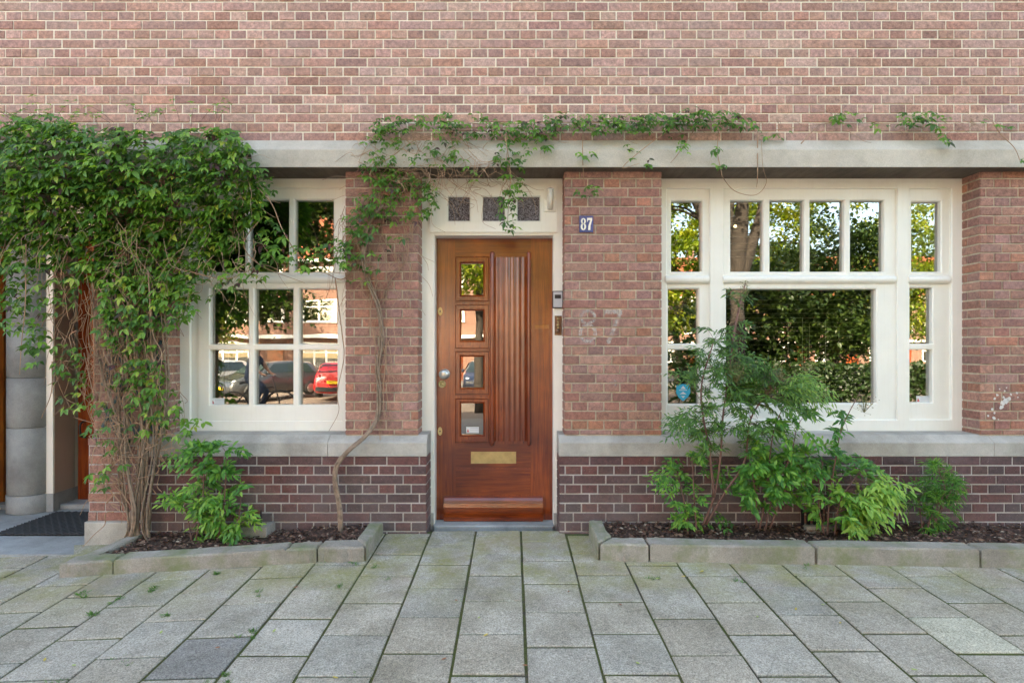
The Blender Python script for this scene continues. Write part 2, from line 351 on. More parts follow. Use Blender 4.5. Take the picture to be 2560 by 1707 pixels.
# piers
def pier(x0,x1,jl,jr,z0=None,pal=MID,off=0.0,kk=0):
    mb=MB(); z0=zb_top if z0 is None else z0
    a=x0+(.006 if jl else 0); b=x1-(.006 if jr else 0)
    brick_front(mb,a,b,z0,LB+.004,0,pal,Z0-16*CP*3,off=off,course0=kk)
    if jr: brick_side(mb,x1-.006,1,-.001,YF+.03,z0,LB+.004,pal,Z0-16*CP*3,kk)
    if jl: brick_side(mb,x0+.006,-1,-.001,YF+.03,z0,LB+.004,pal,Z0-16*CP*3,kk)
    mb.mi=1; mb.cur=(1,1,1); mb.box(x0+.006,x1-.006,.001,.34,z0-.01,LB+.02)
    return mb.build('pier',[M['brick'],M['mortar']],house)
XL0,XL1 = X_(205,-.04), X_(414,YF); XW1=X_(793); XD0=X_(962); XD1=X_(1295.5); XR0=X_(1520); XR1=X_(2209,YF)
pier(XL0,XL1,1,1,-.02,off=.03); pier(XW1,XD0,1,1,off=.07); pier(XD1,XR0,1,1,off=.02); p4=pier(XR1,4.3,1,0,off=.05)
# plinth + stone band
YP=-.045
def plinth(x0,x1,endl,endr,off):
    mb=MB(); zt=Z_(1047,YP); zr=zt-9*CP
    brick_front(mb,x0,x1,-.12,zt-.002,YP,LOW,zr,off=off)
    if endr: brick_side(mb,x1,1,YP,YF+.02,-.12,zt-.002,LOW,zr)
    if endl: brick_side(mb,x0,-1,YP,YF+.02,-.12,zt-.002,LOW,zr)
    mb.mi=1; mb.cur=(1,1,1); mb.box(x0+.001,x1-.001,YP+.001,.33,-.15,zt-.004)
    mb.build('plinth',[M['brick_dark'],M['mortar_grey']],house)
    mb=MB(); e=.006; zf=Z_(1017,YP); zt2=zb_top
    seams=sorted([x for x in SEAMS if x0<x<x1]); xs=[x0-(e if endl else 0)]+seams+[x1+(e if endr else 0)]
    for a,b in zip(xs,xs[1:]):
        a2,b2=a+.0015,b-.0015
        mb.extrude_x([(YP-e,zt),(.33,zt),(.33,zt2-.004),(YF+.01,zt2+.003),(.01,zt2-.002),(YP-e+.004,zf+.006),(YP-e,zf)][::-1],a2,b2)
    mb.build('stone_band',M['band'],house)
SEAMS=[X_(753,YP),X_(2282,YP),X_(1700,YP)]
plinth(X_(322,YP),X_(978.5,YP),0,1,.03); plinth(X_(1285.4,YP),4.3,1,0,.08)
# left pier lower part sits flush with the plinth on a stone foot
mb=MB(); x1=X_(322,YP)-.002; x0=XL0; zr=Z_(1195,YP)-.002
brick_front(mb,x0,x1,zr,zb_top-.02,YP,MID,zr,off=.05); mb.mi=1; mb.cur=(1,1,1); mb.box(x0+.001,x1-.001,YP+.001,0.0,zr-.01,zb_top-.022)
mb.build('pier_base',[M['brick'],M['mortar_grey']],house)
mb=MB(); mb.box(x0-.01,X_(300,YP),YP-.03,.3,-.2,zr-.001,.006); mb.build('stone_foot',M['band'],house)
# interior shell
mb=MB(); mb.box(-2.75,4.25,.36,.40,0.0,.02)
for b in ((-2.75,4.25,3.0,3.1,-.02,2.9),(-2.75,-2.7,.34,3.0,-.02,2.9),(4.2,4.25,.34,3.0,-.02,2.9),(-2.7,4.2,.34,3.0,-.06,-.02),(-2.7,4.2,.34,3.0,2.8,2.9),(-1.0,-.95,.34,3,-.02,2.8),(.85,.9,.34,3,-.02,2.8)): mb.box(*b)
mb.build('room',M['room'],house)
# ---------------------------------------------------------------- windows
def quad_glass(name, x0,y0,x1,y1,Y,parent,mat=None, Yc=None):
    """a pane seen through hole (q units measured at the sash face)"""
    mb=MB(); Yf = Yc if Yc is not None else .165
    mb.box(X_(x0,Yf)-.006,X_(x1,Yf)+.006,Y,Y+.004,Z_(y1,Yf)-.006,Z_(y0,Yf)+.006)
    return mb.build(name,mat or M['glass'],parent)
def roll(mb, x0,x1,y0,y1,Yf,rad_out):
    z1,z0=Z_(y0,Yf),Z_(y1,Yf); X0,X1=X_(x0,Yf),X_(x1,Yf); zc=(z0+z1)/2; r=(z1-z0)/2
    prof=[(YF+.06,z0-.004)]+[(YF+.02-rad_out*math.sin(t),zc-r*math.cos(t)) for t in np.linspace(0,PI,13)]+[(YF+.06,z1+.004)]
    mb.smooth=False; mb.extrude_x(prof[::-1],X0,X1)
def sticker(x0,y0,x1,y1,Y,parent):
    mb=MB(); mb.qbox(x0,y0,x1,y1,Y,Y+.001); s=mb.build('sticker',M['sticker'],parent)
    w=x1-x0; h=y1-y0; k=MB()
    k.qbox(x0+.30*w,y0+.18*h,x1-.03*w,y0+.26*h,Y-.0006,Y+.0003); k.qbox(x0+.30*w,y0+.5*h,x1-.03*w,y0+.55*h,Y-.0006,Y+.0003); k.qbox(x0+.30*w,y0+.82*h,x1-.05*w,y0+.87*h,Y-.0006,Y+.0003)
    k.mi=1; a=at(x0+.04*w,y0+.85*h,Y-.0006); b=at(x0+.24*w,y0+.85*h,Y-.0006); c=at(x0+.12*w,y0+.3*h,Y-.0006); k.add([a,b,c],[(0,1,2)])
    return k,s
# left window
mb=MB(); mb.grid((413,409.5,800,995),[(437,785)],[(432,966)],YF,.27,.005)
win1=mb.build('window',M['cream'],house); win1['label']='small cream window of nine panes half covered by the climbing vine'
mb=MB(); mb.grid((434,429,789,640),[(466,562),(572.5,663),(677,766)],[(458.6,625)],.166,.235,.007); mb.build('sash',M['cream'],win1)
mb=MB(); mb.qbox(434,640,460,968,.160,.23,.004); mb.grid((456,648,788,967),[(482,570.5),(584,673),(687.4,774.8)],[(663,790),(803.6,929.6)],.153,.235,.007); mb.build('sash',M['cream'],win1)
mb=MB(); roll(mb,434,790,629,651,.125,.035); mb.build('transom_bar',M['cream'],win1)
for a,b in ((466,562),(572.5,663),(677,766)): quad_glass('pane',a,458.6,b,625,.197,win1)
for a,b in ((482,570.5),(584,673),(687.4,774.8)):
    for c,d in ((663,790),(803.6,929.6)): quad_glass('pane',a,c,b,d,.190,win1,Yc=.153)
def ink(kspair, win):
    k,s=kspair; k.build('printed_text',[M['sticker_ink'],M['sticker_red']],win)
ink(sticker(485,914,515,929,.188,win1),win1)
# right window
mb=MB(); mb.grid((1510,409.5,2212,991),[(1532,1631),(1662,2061),(2090,2186)],[(433,963)],YF,.27,.005)
win2=mb.build('window',M['cream'],house); win2['label']='wide cream window with one big pane and a row of small upper lights'
def sash(o,xs,ys,Yf=.166):
    mb=MB(); mb.grid(o,xs,ys,Yf,.235,.007); mb.build('sash',M['cream'],win2)
    for a,b in xs:
        for c,d in ys: quad_glass('pane',a,c,b,d,Yf+.034,win2,Yc=Yf)
sash((1529,430,1634,640),[(1541.8,1612.4)],[(461,624)])
sash((1659,430,2064,640),[(1678,1754.3),(1768.3,1847.5),(1860.6,1939.8),(1953.3,2031.3)],[(460,624)])
sash((2087,430,2189,640),[(2094.5,2161.5)],[(463,624)])
sash((1526,646,1634,966),[(1534.4,1605.4)],[(663,789),(803,927.5)])
sash((1659,646,2064,966),[(1668,2013.6)],[(663.7,925.5)],.160)
sash((2080,646,2189,966),[(2088,2142)],[(661,789),(803,924)])
mb=MB(); roll(mb,1530,1630.5,630,651,.125,.035); roll(mb,1662.5,2061,630,651,.125,.035); roll(mb,2090.5,2186,630,651,.125,.035); mb.build('transom_bar',M['cream'],win2)
ink(sticker(2105,909,2136,924,.197,win2),win2)
# blue shield sticker with its white marks
Ys=.197; mb=MB(); pts=[(1554,884),(1569,881.5),(1585,884),(1585.5,902),(1580,912),(1569,921),(1558,912),(1553,902)]
mb.add([at(x,y,Ys) for x,y in pts]+[at(x,y,Ys+.001) for x,y in pts],[tuple(range(8))]+[(k,8+k,8+(k+1)%8,(k+1)%8) for k in range(8)])
mb.mi=1
for tri in ([(1563,893),(1575,893),(1569,885)],[(1561,905),(1577,905),(1569,899)],[(1564,909),(1574,909),(1569,914)]): mb.add([at(x,y,Ys-.0006) for x,y in tri],[(0,1,2)])
mb.qbox(1560,895,1578,896.4,Ys-.0006,Ys+.0004)
mb.build('sticker',[M['sticker_blue'],M['sticker']],win2)
# paint splashes on the right pier
mb=MB()
for (x,y,r) in [(2291,907,3),(2310,921,7),(2303,925,6),(2317,916,5),(2322,905,2.6),(2308,898,2.2),(2296,893,1.8),(2285,915,3),(2300,935,5),(2270,954,3),(2283,959,4),(2336,902,3),(2338,912,2),(2279,940,3),(2312,890,2),(2305,912,3),(2293,963,2),(2284,948,2.5)]:
    n=9; c=at(x,y,-.0065); rr=[r*random.uniform(.6,1.25)*CAMD/FQ for _ in range(n)]
    mb.add([c]+[c+Vector((rr[k]*math.cos(k*2*PI/n),0,rr[k]*1.1*math.sin(k*2*PI/n))) for k in range(n)],[(0,1+k,1+(k+1)%n) for k in range(n)])
mb.build('paint_splash',M['white_blot'],house)
m, nt, b = new_mat('faded_white_paint'); v = coords(nt); b.inputs['Base Color'].default_value = (.62,.56,.50,1); b.inputs['Roughness'].default_value = .9
tb = N(nt, 'ShaderNodeBsdfTransparent'); ms = N(nt, 'ShaderNodeMixShader'); L(nt, ramp(nt, noise(nt, v, 60, 5, .7), [(.36, (.12,.12,.12)), (.64, (.68,.68,.68))]), ms.inputs[0])
L(nt, tb.outputs[0], ms.inputs[1]); L(nt, b.outputs[0], ms.inputs[2]); L(nt, ms.outputs[0], nt.nodes['Material Output'].inputs['Surface']); M['faded'] = m
def seg_d(px,py,a,b):
    dx,dy=b[0]-a[0],b[1]-a[1]; t=max(0,min(1,((px-a[0])*dx+(py-a[1])*dy)/(dx*dx+dy*dy))); return math.hypot(px-a[0]-t*dx,py-a[1]-t*dy)
def glyph(x,y):
    for cx,cy,rx,ry in ((1350,728,17,15),(1350,765,19,19)):
        r=math.hypot((x-cx)/rx,(y-cy)/ry)
        if .72<r<1.15: return True
    if 1386<x<1430 and 711<y<722: return True
    if seg_d(x,y,(1424,720),(1398,784))<4.5: return True
    return False
def arrow(x,y): return min(seg_d(x,y,(1366,880),(1420,878)),seg_d(x,y,(1420,878),(1411,873)),seg_d(x,y,(1420,878),(1412,885)))<1.3
for fn,nm,(ax,ay,bx_,by),cs in ((glyph,'painted_numerals',(1325,705,1435,790),2.0),(arrow,'chalk_arrow',(1360,868,1425,890),1.0)):
    mb=MB(); y=ay
    while y<by:
        x=ax; zc=(Z_(y+cs/2)-(Z0-48*CP))/CP; fr=zc-math.floor(zc)
        while x<bx_:
            if .085<fr<.915 and fn(x+cs/2,y+cs/2): mb.add([at(x,y+cs,-.0088),at(x+cs,y+cs,-.0088),at(x+cs,y,-.0088),at(x,y,-.0088)],[(0,1,2,3)])
            x+=cs
        y+=cs
    mb.build(nm,M['faded'],house)
# blind, curtain and lamp inside
mb=MB()
for i in range(24):
    z=Z_(668,.30)-i*.0325; mb.box(1.56,2.72,.30,.335,z,z+.0012)
for i in range(9):
    z=Z_(466,.30)-i*.0325*1.5; mb.box(1.56,1.85,.30,.335,z,z+.0012)
for qx,ya,yb in ((1810,740,900),(1843,728,890),(1859,742,880),(1896,735,905)): mb.box(X_(qx,.29),X_(qx,.29)+.0035,.292,.2945,Z_(yb,.29),Z_(ya,.29))
mb.build('window_blind',M['blind']); tag(bpy.data.objects['window_blind'],'thin horizontal slat blind behind the biggest pane of the wide window','blind')
mb=MB(); pr=[(2.93+.34*t,.34+.03*math.sin(t*44)) for t in np.linspace(0,1,50)]; mb.smooth=True; mb.extrude_z(pr,.62,2.35,False)
o=mb.build('curtain',M['curtain']); tag(o,'brown curtain drawn aside behind the narrow right hand lights','curtain')
m,nt,b=new_mat('lamp_glow'); b.inputs['Emission Color'].default_value=(1,.75,.5,1); b.inputs['Emission Strength'].default_value=1.2; M['glow']=m
lp=empty('pendant_lamp',at(1689,520,.9)); tag(lp,'small lit pendant lamp glowing inside behind the wide window','lamp')
p=at(1689,520,.9); mb=MB(); mb.smooth=True; mb.lathe([(.003,.014),(.011,.008),(.013,0),(.010,-.006),(.003,-.010)],p,'z',14); mb.build('bulb',M['glow'],lp)
mb=MB(); mb.tube([p+Vector((0,0,.03)),p+Vector((0,0,.55))],.003); mb.build('cable',M['black'],lp)
# ---------------------------------------------------------------- front door
mb=MB(); YD=.25
mb.grid((964,409.5,1302,1215),[(998,1271)],[(440,522),(541,1212)],YF,.36,.004)
df=mb.build('door_frame',M['cream'],house); df['label']='cream painted frame of the varnished front door'
mb=MB(); mb.grid((987,425,1280,533),[(1029.3,1078.6),(1108.6,1159),(1188.7,1239.6)],[(451.5,506.9)],.130,.2,.008); mb.build('transom_light',M['cream'],df)
for a,b in ((1029.3,1078.6),(1108.6,1159),(1188.7,1239.6)): quad_glass('figured_pane',a,451.5,b,506.9,.156,df,M['glass_rough'],Yc=.13)
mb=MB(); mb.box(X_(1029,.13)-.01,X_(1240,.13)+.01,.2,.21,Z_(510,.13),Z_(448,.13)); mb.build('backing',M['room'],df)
mb=MB(); zt=Z_(1177,YF); mb.box(X_(973,YF)-.02,X_(997,YF),YF-.004,.36,-.05,zt,.006); mb.build('frame_foot',M['band'],house); mb=MB(); mb.box(X_(1271.5,YF),X_(1296,YF)+.03,YF-.004,.36,-.05,zt,.006); mb.build('frame_foot',M['band'],house)
mb=MB(); mb.box(X_(997,YF),X_(1271,YF),.11,.36,-.06,Z_(1192.5,YD)-.001,.008); mb.build('doorstep',M['bluestone'],house)
PX=[(1047,1122)]; PY=[(591,690),(701,799),(808,904),(916,1016)]
mb=MB(); mb.grid((994,540,1276,1193),PX,PY,YD,YD+.05,.004)
door=mb.build('door',M['door'],house); door['label']='varnished mahogany front door with four small panes and a fluted panel'
mb=MB(); mb.qbox(1046,548,1219,588,YD-.0012,YD+.01); mb.build('rail',M['door_h'],door)
mb=MB(); mb.qbox(1046,1019,1219,1073.8,YD-.0012,YD+.01); mb.build('rail',M['door_h'],door)
mb=MB(); mb.qbox(1046,1075.4,1219,1136,YD-.0016,YD+.01,.003); mb.build('bottom_panel',M['door_h'],door)
G=[(604.7,677.4),(713.3,781.7),(819.2,890),(926,998.4)]
for (a,b),(c,d) in zip(PY,G):
    mb=MB(); mb.grid((1047.5,a+.5,1121.5,b-.5),[(1059,1109.8)],[(c,d)],YD+.008,YD+.045,.009)
    mb.grid((1052,a+6,1117,b-6),[(1056.5,1112.5)],[(c-3,d+3)],YD-.001,YD+.02,.003)
    mo=mb.build('moulding',M['door'],door)
    quad_glass('pane',1059,c,1109.8,d,YD+.033,door,Yc=YD+.008)
for y in (693,803,906,1017):
    mb=MB(); roll_z=Z_(y,YD); mb.extrude_x([(YD-.014,roll_z-.004),(YD+.004,roll_z-.007),(YD+.004,roll_z+.007),(YD-.014,roll_z+.003)][::-1],X_(1046,YD),X_(1123,YD))
    mb.build('ledge',M['door_h'],door)
k,s=sticker(1071,980,1100,994,YD+.031,door); k.build('printed_text',[M['sticker_ink'],M['sticker_red']],door)
# fluted panel
mb=MB(); xa,xb=X_(1135.7,YD),X_(1210,YD); n=6; pr=[]
for i in range(n*10+1):
    t=i/(n*10); pr.append((xa+(xb-xa)*t, YD-.004-.014*.6*(.5-.5*math.cos(2*PI*t*n))*(1+.2*math.sin(t*9))))
z0,z1=Z_(1012,YD),Z_(591,YD); mb.smooth=True; mb.extrude_z(pr,z0,z1,False); mb.smooth=False
top=[(x,y,z1) for x,y in pr]; bot=[(x,y,z0) for x,y in pr]; m_=len(pr)
mb.add(top+[(xb,YD,z1),(xa,YD,z1)],[tuple(range(m_+2))]); mb.add(bot+[(xb,YD,z0),(xa,YD,z0)],[tuple(range(m_+2))[::-1]])
mb.build('fluted_panel',M['door'],door)
for a,b in ((1124.4,1135.9),(1210,1220)):
    xa,xb=X_(a,YD),X_(b,YD); xc=(xa+xb)/2; r=(xb-xa)/2; z0,z1=Z_(1024,YD),Z_(577,YD); mb=MB(); mb.smooth=True
    vs=[];fs=[];rows=[(z0,.1),(z0+.004,.6),(z0+.012,.95),(z0+.02,1),(z1-.02,1),(z1-.012,.95),(z1-.004,.6),(z1,.1)]
    for z,sc in rows:
        for j in range(11): t=PI*j/10; vs.append((xc-r*sc*math.cos(t),YD+.001-.024*sc*math.sin(t),z))
    for i in range(len(rows)-1):
        for j in range(10): fs.append((i*11+j,i*11+j+1,(i+1)*11+j+1,(i+1)*11+j))
    mb.add(vs,fs); mb.build('half_round_post',M['door'],door)
# weather board
mb=MB(); zt,zl=Z_(1138,YD),Z_(1191.5,YD); pr=[(YD,zl),(YD-.05,zl),(YD-.052,zt-.07),(YD-.048,zt-.045),(YD-.04,zt-.025),(YD-.026,zt-.009),(YD,zt)]
mb.extrude_x(pr[::-1],X_(1020,YD-.03),X_(1246.5,YD-.03)); mb.build('weather_board',M['door_h'],door)
mb=MB(); mb.grid((1081.7,1037,1185.4,1064),[(1091,1176)],[(1043,1058)],YD-.006,YD,.001); mb.qbox(1090,1042,1177,1059,YD-.003,YD); mb.build('letterbox',M['brass'],door)
c=at(1021.6,858.6,YD); mb=MB(); mb.smooth=True; mb.lathe([(.037,0),(.036,.006),(.03,.009),(.014,.012),(.013,.03),(.026,.036),(.034,.048),(.035,.058),(.03,.068),(.018,.074),(.002,.076)],c,'y',28); mb.build('knob',M['steel'],door)
c=at(1015.4,881.8,YD); mb=MB(); mb.smooth=True; mb.lathe([(.027,0),(.026,.006),(.019,.008),(.018,.004),(.011,.004),(.010,.009),(.002,.009)],c,'y',24); mb.build('lock',M['brass'],door)
for c in (at(1011.2,715,YD),at(1010.8,989.9,YD)):
    mb=MB(); n=20; vs=[c+Vector((.0155*math.cos(k*2*PI/n),-.003,.029*math.sin(k*2*PI/n))) for k in range(n)]+[c+Vector((.0165*math.cos(k*2*PI/n),0,.031*math.sin(k*2*PI/n))) for k in range(n)]
    mb.add(vs,[tuple(range(n)),*[(k,n+k,n+(k+1)%n,(k+1)%n) for k in range(n)]]); mb.mi=1; mb.lathe([(.006,.0031),(.004,.0036),(.001,.0037)],c,'y',12); mb.build('escutcheon',[M['brass'],M['black']],door)
mb=MB(); mb.qbox(1228,746,1261,755,YD-.0015,YD+.002,.001); mb.build('patch',M['door_or'],door)
# number plate 87
hn=empty('house_number_plate',at(1346.7,514,-.006)); tag(hn,'blue enamel plate with white number 87 on the brick pier','number plate')
Yn=-.012; mb=MB(); mb.qbox(1330.7,495.3,1362.7,533.4,Yn,-.003,.002); mb.build('plate',M['enamel_blue'],hn)
mb=MB(); Yt=Yn-.0012
def ell(cx,cy,rx,ry,ix,iy):
    n=26; o=[at(cx+rx*math.cos(2*PI*k/n),cy+ry*math.sin(2*PI*k/n),Yt) for k in range(n)]; i=[at(cx+ix*math.cos(2*PI*k/n),cy+iy*math.sin(2*PI*k/n),Yt) for k in range(n)]
    mb.add(o+i,[(k,(k+1)%n,n+(k+1)%n,n+k)[::-1] for k in range(n)])
ell(1340,508,5.6,7.0,1.9,4.6); ell(1340,520.5,6.3,8.2,2.0,5.4)
for poly in ([(1348.5,500.5),(1360,500.5),(1360,505.5),(1348.5,505.5)],[(1348.5,505.5),(1350.5,505.5),(1349.8,509.5),(1348.5,509.5)],[(1356,505.5),(1360,505.5),(1356.5,518),(1356,528.5),(1350.8,528.5),(1351.5,518)]):
    mb.add([at(x,y,Yt) for x,y in poly][::-1],[tuple(range(len(poly)))])
mb.build('digits',M['enamel_white'],hn)
# intercom, bell, flag holder
ic=empty('intercom',at(1281,688,YF)); tag(ic,'grey intercom with dark screen on the right door jamb','intercom')
mb=MB(); mb.qbox(1269,668,1293.4,707.4,YF-.018,YF-.001,.003); mb.build('housing',M['black'],ic)
mb=MB(); mb.qbox(1271,670,1291.4,705.4,YF-.021,YF-.017,.001); mb.build('front_plate',M['grey_plastic'],ic)
mb=MB(); mb.qbox(1274,676.5,1288.5,685.5,YF-.022,YF-.0205); mb.build('screen',M['black'],ic)
db=empty('doorbell',at(1282,747,YF)); tag(db,'ornate dark bronze bell plate on the jamb below the intercom','doorbell')
mb=MB(); mb.qbox(1274,725,1290.4,769.5,YF-.006,YF-.001,.002); mb.build('plate',M['bronze'],db)
mb=MB(); mb.smooth=True; mb.lathe([(.014,0),(.013,.006),(.009,.005),(.007,.010),(.001,.011)],at(1282,760,YF-.006),'y',20); mb.build('button',M['bronze'],db)
mb=MB(); mb.smooth=True
for y,r in ((732,.010),(739,.007),(746,.011),(752,.007)): mb.lathe([(r,0),(r*.8,.004),(r*.4,.002),(r*.3,.005),(.0005,.006)],at(1282,y,YF-.006),'y',8)
mb.build('ornament',M['brass'],db)
fh=empty('flagpole_holder',at(1264,470,.13)); tag(fh,'cream painted tube bracket for a flagpole above the door','bracket')
mb=MB(); mb.qbox(1248.5,457,1277,486.7,.122,.131,.004); mb.build('plate',M['cream'],fh)
mb=MB(); a=at(1264,480,.118); b=at(1264,434,.075); mb.tube([a,b],.019,.019,16); mb.tube([b,b+(b-a).normalized()*.006],.023,.023,16); mb.build('tube',M['cream'],fh)
mb=MB(); d=(b-a).normalized(); mb.tube([b+d*.0055,b+d*.0075],.016,.016,14); mb.build('hole',M['bronze'],fh)
# ---------------------------------------------------------------- neighbour's recessed entrance at the left
gl=-.078
mb=MB(); mb.box(-5.2,X_(222,0)+.25,YP-.18,1.3,-.25,gl); o=mb.build('entrance_floor',M['bluestone']); tag(o,kind='structure')
mb=MB(); Yc=.85; cxx=X_(57,.70); mb.smooth=True
zz=[gl,Z_(1140,.62),Z_(984,.62),Z_(868,.62),Z_(750,.62),Z_(620,.62),Z_(500,.62),2.45]
for i,(a,b) in enumerate(zip(zz,zz[1:])):
    r=.165+(.004 if i==0 else 0); mb.lathe([(r-.006,a+.001),(r,a+.006),(r,b-.004),(r-.006,b-.001)],(cxx,.78,0),'z',40)
mb.smooth=False; mb.box(cxx-.11,cxx+.11,.80,1.25,gl,2.45); o=mb.build('stone_column',M['bluestone'],house)
Yn2=.72
mb=MB(); xj0,xj1=X_(100,Yn2),X_(122,Yn2); mb.box(xj0-.03,xj1,Yn2,Yn2+.30,Z_(1133,Yn2),2.35,.003); mb.box(xj1,-2.6,Yn2,Yn2+.3,2.12,2.4,.003); mb.box(X_(-60,Yn2),X_(7,Yn2)+.02,Yn2+.05,Yn2+.3,2.12,2.4)
o=mb.build('door_frame',M['cream'],house); o['label']='white frame of the recessed left entrance'
mb=MB(); mb.box(xj0-.034,xj1+.004,Yn2-.004,Yn2+.30,gl,Z_(1133,Yn2),.003); mb.box(xj1+.004,-2.55,Yn2+.06,Yn2+.34,gl,Z_(1158,Yn2+.06),.006); mb.box(-5.2,X_(9,Yn2),Yn2+.06,Yn2+.34,gl,Z_(1158,Yn2+.06),.006); mb.build('stone_threshold',M['bluestone'],house)
def plain_door(x0,x1,Y,lab,mat):
    mb=MB(); z0=Z_(1152,Y); mb.box(x0,x1,Y,Y+.05,z0,2.13)
    d=mb.build('door',mat,house); d['label']=lab
    mb=MB(); mb.box(x0+.09,x1-.05,Y-.03,Y,z0+.02,z0+.17,.012); mb.build('weather_board',M['door_h'],d)
    mb=MB()
    for i in range(5): mb.box(x0+.13+i*.055,x0+.17+i*.055,Y-.014,Y,z0+.62,1.9,.006)
    mb.build('fluted_panel',M['door'],d)
    return d
dn=plain_door(xj1+.03,-2.60,Yn2+.22,"neighbour's varnished brown door in the recess behind the vine",M['door'])
mb=MB(); c=at(196,985,Yn2+.22); mb.tube(crv([c+Vector((0,0,.07)),c+Vector((0,-.05,.05)),c+Vector((0,-.06,0)),c+Vector((0,-.045,-.05)),c+Vector((0,0,-.07))],5),.008,.008,8); mb.build('handle',M['black'],dn)
plain_door(-4.7,X_(8,Yn2+.12),Yn2+.12,'bright orange varnished door at the far left edge',M['door_or'])
mb=MB(); mb.box(-5.2,-2.5,1.12,1.2,gl,2.5); mb.build('recess_wall',M['beige'],house)
mb=MB(); mb.box(xj1+.001,xj1+.004,Yn2+.01,Yn2+.22,Z_(1133,Yn2),2.12); mb.build('door_lining',M['beige'],house)
# door mat with honeycomb holes
mb=MB(); mx0,mx1,my0,my1=-3.60,-2.68,.13,.66; zt=gl+.018
nx,ny=34,17
def gpt(i,j): return mx0+(mx1-mx0)*(i/nx), my0+(my1-my0)*(j/ny)
mb.box(mx0,mx1,my0,my1,gl+.001,gl+.004)
for j in range(ny+1):
    x,y=gpt(0,j); mb.tube([Vector((mx0+(mx1-mx0)*t/nx,y+(.006 if (t+j)%2 else -.006),zt-.006+(.003 if (t+j)%2 else 0))) for t in range(nx+1)],.0065,.0065,4)
for i in range(nx+1):
    x,y=gpt(i,0); mb.tube([Vector((x,my0,zt-.009)),Vector((x,my1,zt-.009))],.004,.004,4)
o=mb.build('doormat',M['rubber']); tag(o,'black rubber mat with open mesh on the bluestone entrance floor','doormat')
# ---------------------------------------------------------------- trellis
tr=MB(); Yt=-.012
for i in range(-2,6):
    for s in (1,-1):
        x0,y0=270+i*44,1000; dx=s*1.0
        pts=[]
        a=at(x0,y0,Yt-.006*(s>0)); b=at(x0+s*230,y0-500,Yt-.006*(s>0))
        # clip to the trellis width
        def clip(p,q,lo,hi):
            t0,t1=0,1; d=q.x-p.x
            for (bd,sg) in ((lo,1),(hi,-1)):
                tt=(bd-p.x)/d
                if (p.x-bd)*sg<0: t0=max(t0,tt)
                if (q.x-bd)*sg<0: t1=min(t1,tt)
            return (p+(q-p)*t0,p+(q-p)*t1) if t1>t0 else None
        cl=clip(a,b,XL0+.07,XL1-.03)
        if cl:
            p,q=cl; n_=(q-p).normalized(); w=Vector((-n_.z,0,n_.x))*.011; dd=Vector((0,.005,0))
            vs=[p-w,p+w,q+w,q-w]; vs=vs+[v+dd for v in vs]; tr.add(vs,[(3,2,1,0),(4,5,6,7),(0,1,5,4),(2,3,7,6),(1,2,6,5),(3,0,4,7)])
o=tr.build('trellis',M['trellis']); tag(o,'dark teal lattice trellis fixed to the brick behind the climbing vine','trellis')
# ---------------------------------------------------------------- ground
def sheet(name,x0,x1,y0,y1,nx,ny,dz,mat,fn=gz):
    mb=MB(); vs=[]
    for j in range(ny+1):
        for i in range(nx+1):
            x=x0+(x1-x0)*i/nx; y=y0+(y1-y0)*j/ny; vs.append((x,y,fn(x,y)+dz))
    mb.add(vs,[(j*(nx+1)+i,j*(nx+1)+i+1,(j+1)*(nx+1)+i+1,(j+1)*(nx+1)+i) for j in range(ny) for i in range(nx)])
    o=mb.build(name,mat); tag(o,kind='structure'); return o
M['joint']=None
m,nt,b=new_mat('mossy_joint_sand'); v=coords(nt)
f=noise(nt,v,7,5,.7); g=noise(nt,v,120,3)
c=mix(nt,ramp(nt,f,[(.38,(.075,.065,.05)),(.5,(.085,.095,.03)),(.7,(.075,.11,.02))]),ramp(nt,g,[(.3,(.5,.5,.5)),(.7,(1.3,1.3,1.3))]),.9,'MULTIPLY')
L(nt,c,b.inputs['Base Color']); b.inputs['Roughness'].default_value=1; bump(nt,b,g,1,.006); M['joint']=m
M['asphalt']=simple('road_paving',(.20,.15,.12),.9,.15,3,.3,60); M['far_pave']=simple('far_paving',(.24,.22,.20),.9,.12,3,.3,60)
M['earth']=simple('earth',(.10,.09,.06),1,.2,1,0)
sheet('ground',-260,260,-260,60,60,60,-.34,M['earth'],lambda x,y: gz(x,y) if y<0 else -.1)
sheet('paving_bed',-5.5,5.5,-4.2,.0,40,20,-.006,M['joint'])
sheet('sidewalk',-60,60,-8.2,-3.9,60,6,-.012,M['far_pave'])
sheet('road',-60,60,-23,-8.2,60,8,-.08,M['asphalt'])
sheet('far_sidewalk',-60,60,-31,-23,60,4,.0,M['far_pave'])
# slabs
m,nt,b=new_mat('concrete_slab'); v=coords(nt)
c=attr(nt); f=noise(nt,v,5,5,.6); g=noise(nt,v,150,4,.85); h=noise(nt,v,45,3,.7); sp=N(nt,'ShaderNodeTexVoronoi'); sp.inputs['Scale'].default_value=110; L(nt,v,sp.inputs['Vector'])
c1=mix(nt,c,ramp(nt,f,[(.3,(.80,.80,.79)),(.7,(1.12,1.12,1.12))]),1,'MULTIPLY')
c1=mix(nt,c1,ramp(nt,g,[(.34,(.35,.35,.35)),(.64,(1.55,1.55,1.55))]),.95,'MULTIPLY')
c1=mix(nt,c1,ramp(nt,h,[(.3,(.82,.82,.82)),(.7,(1.15,1.15,1.15))]),1,'MULTIPLY')
c1=mix(nt,c1,(.62,.61,.58),ramp(nt,sp.outputs['Distance'],[(.0,(.55,.55,.55)),(.14,(0,0,0))]))
sx=N(nt,'ShaderNodeSeparateXYZ'); L(nt,v,sx.inputs[0])
yr=ramp(nt,sx.outputs[1],[(0,(0,0,0)),(1,(1,1,1))])
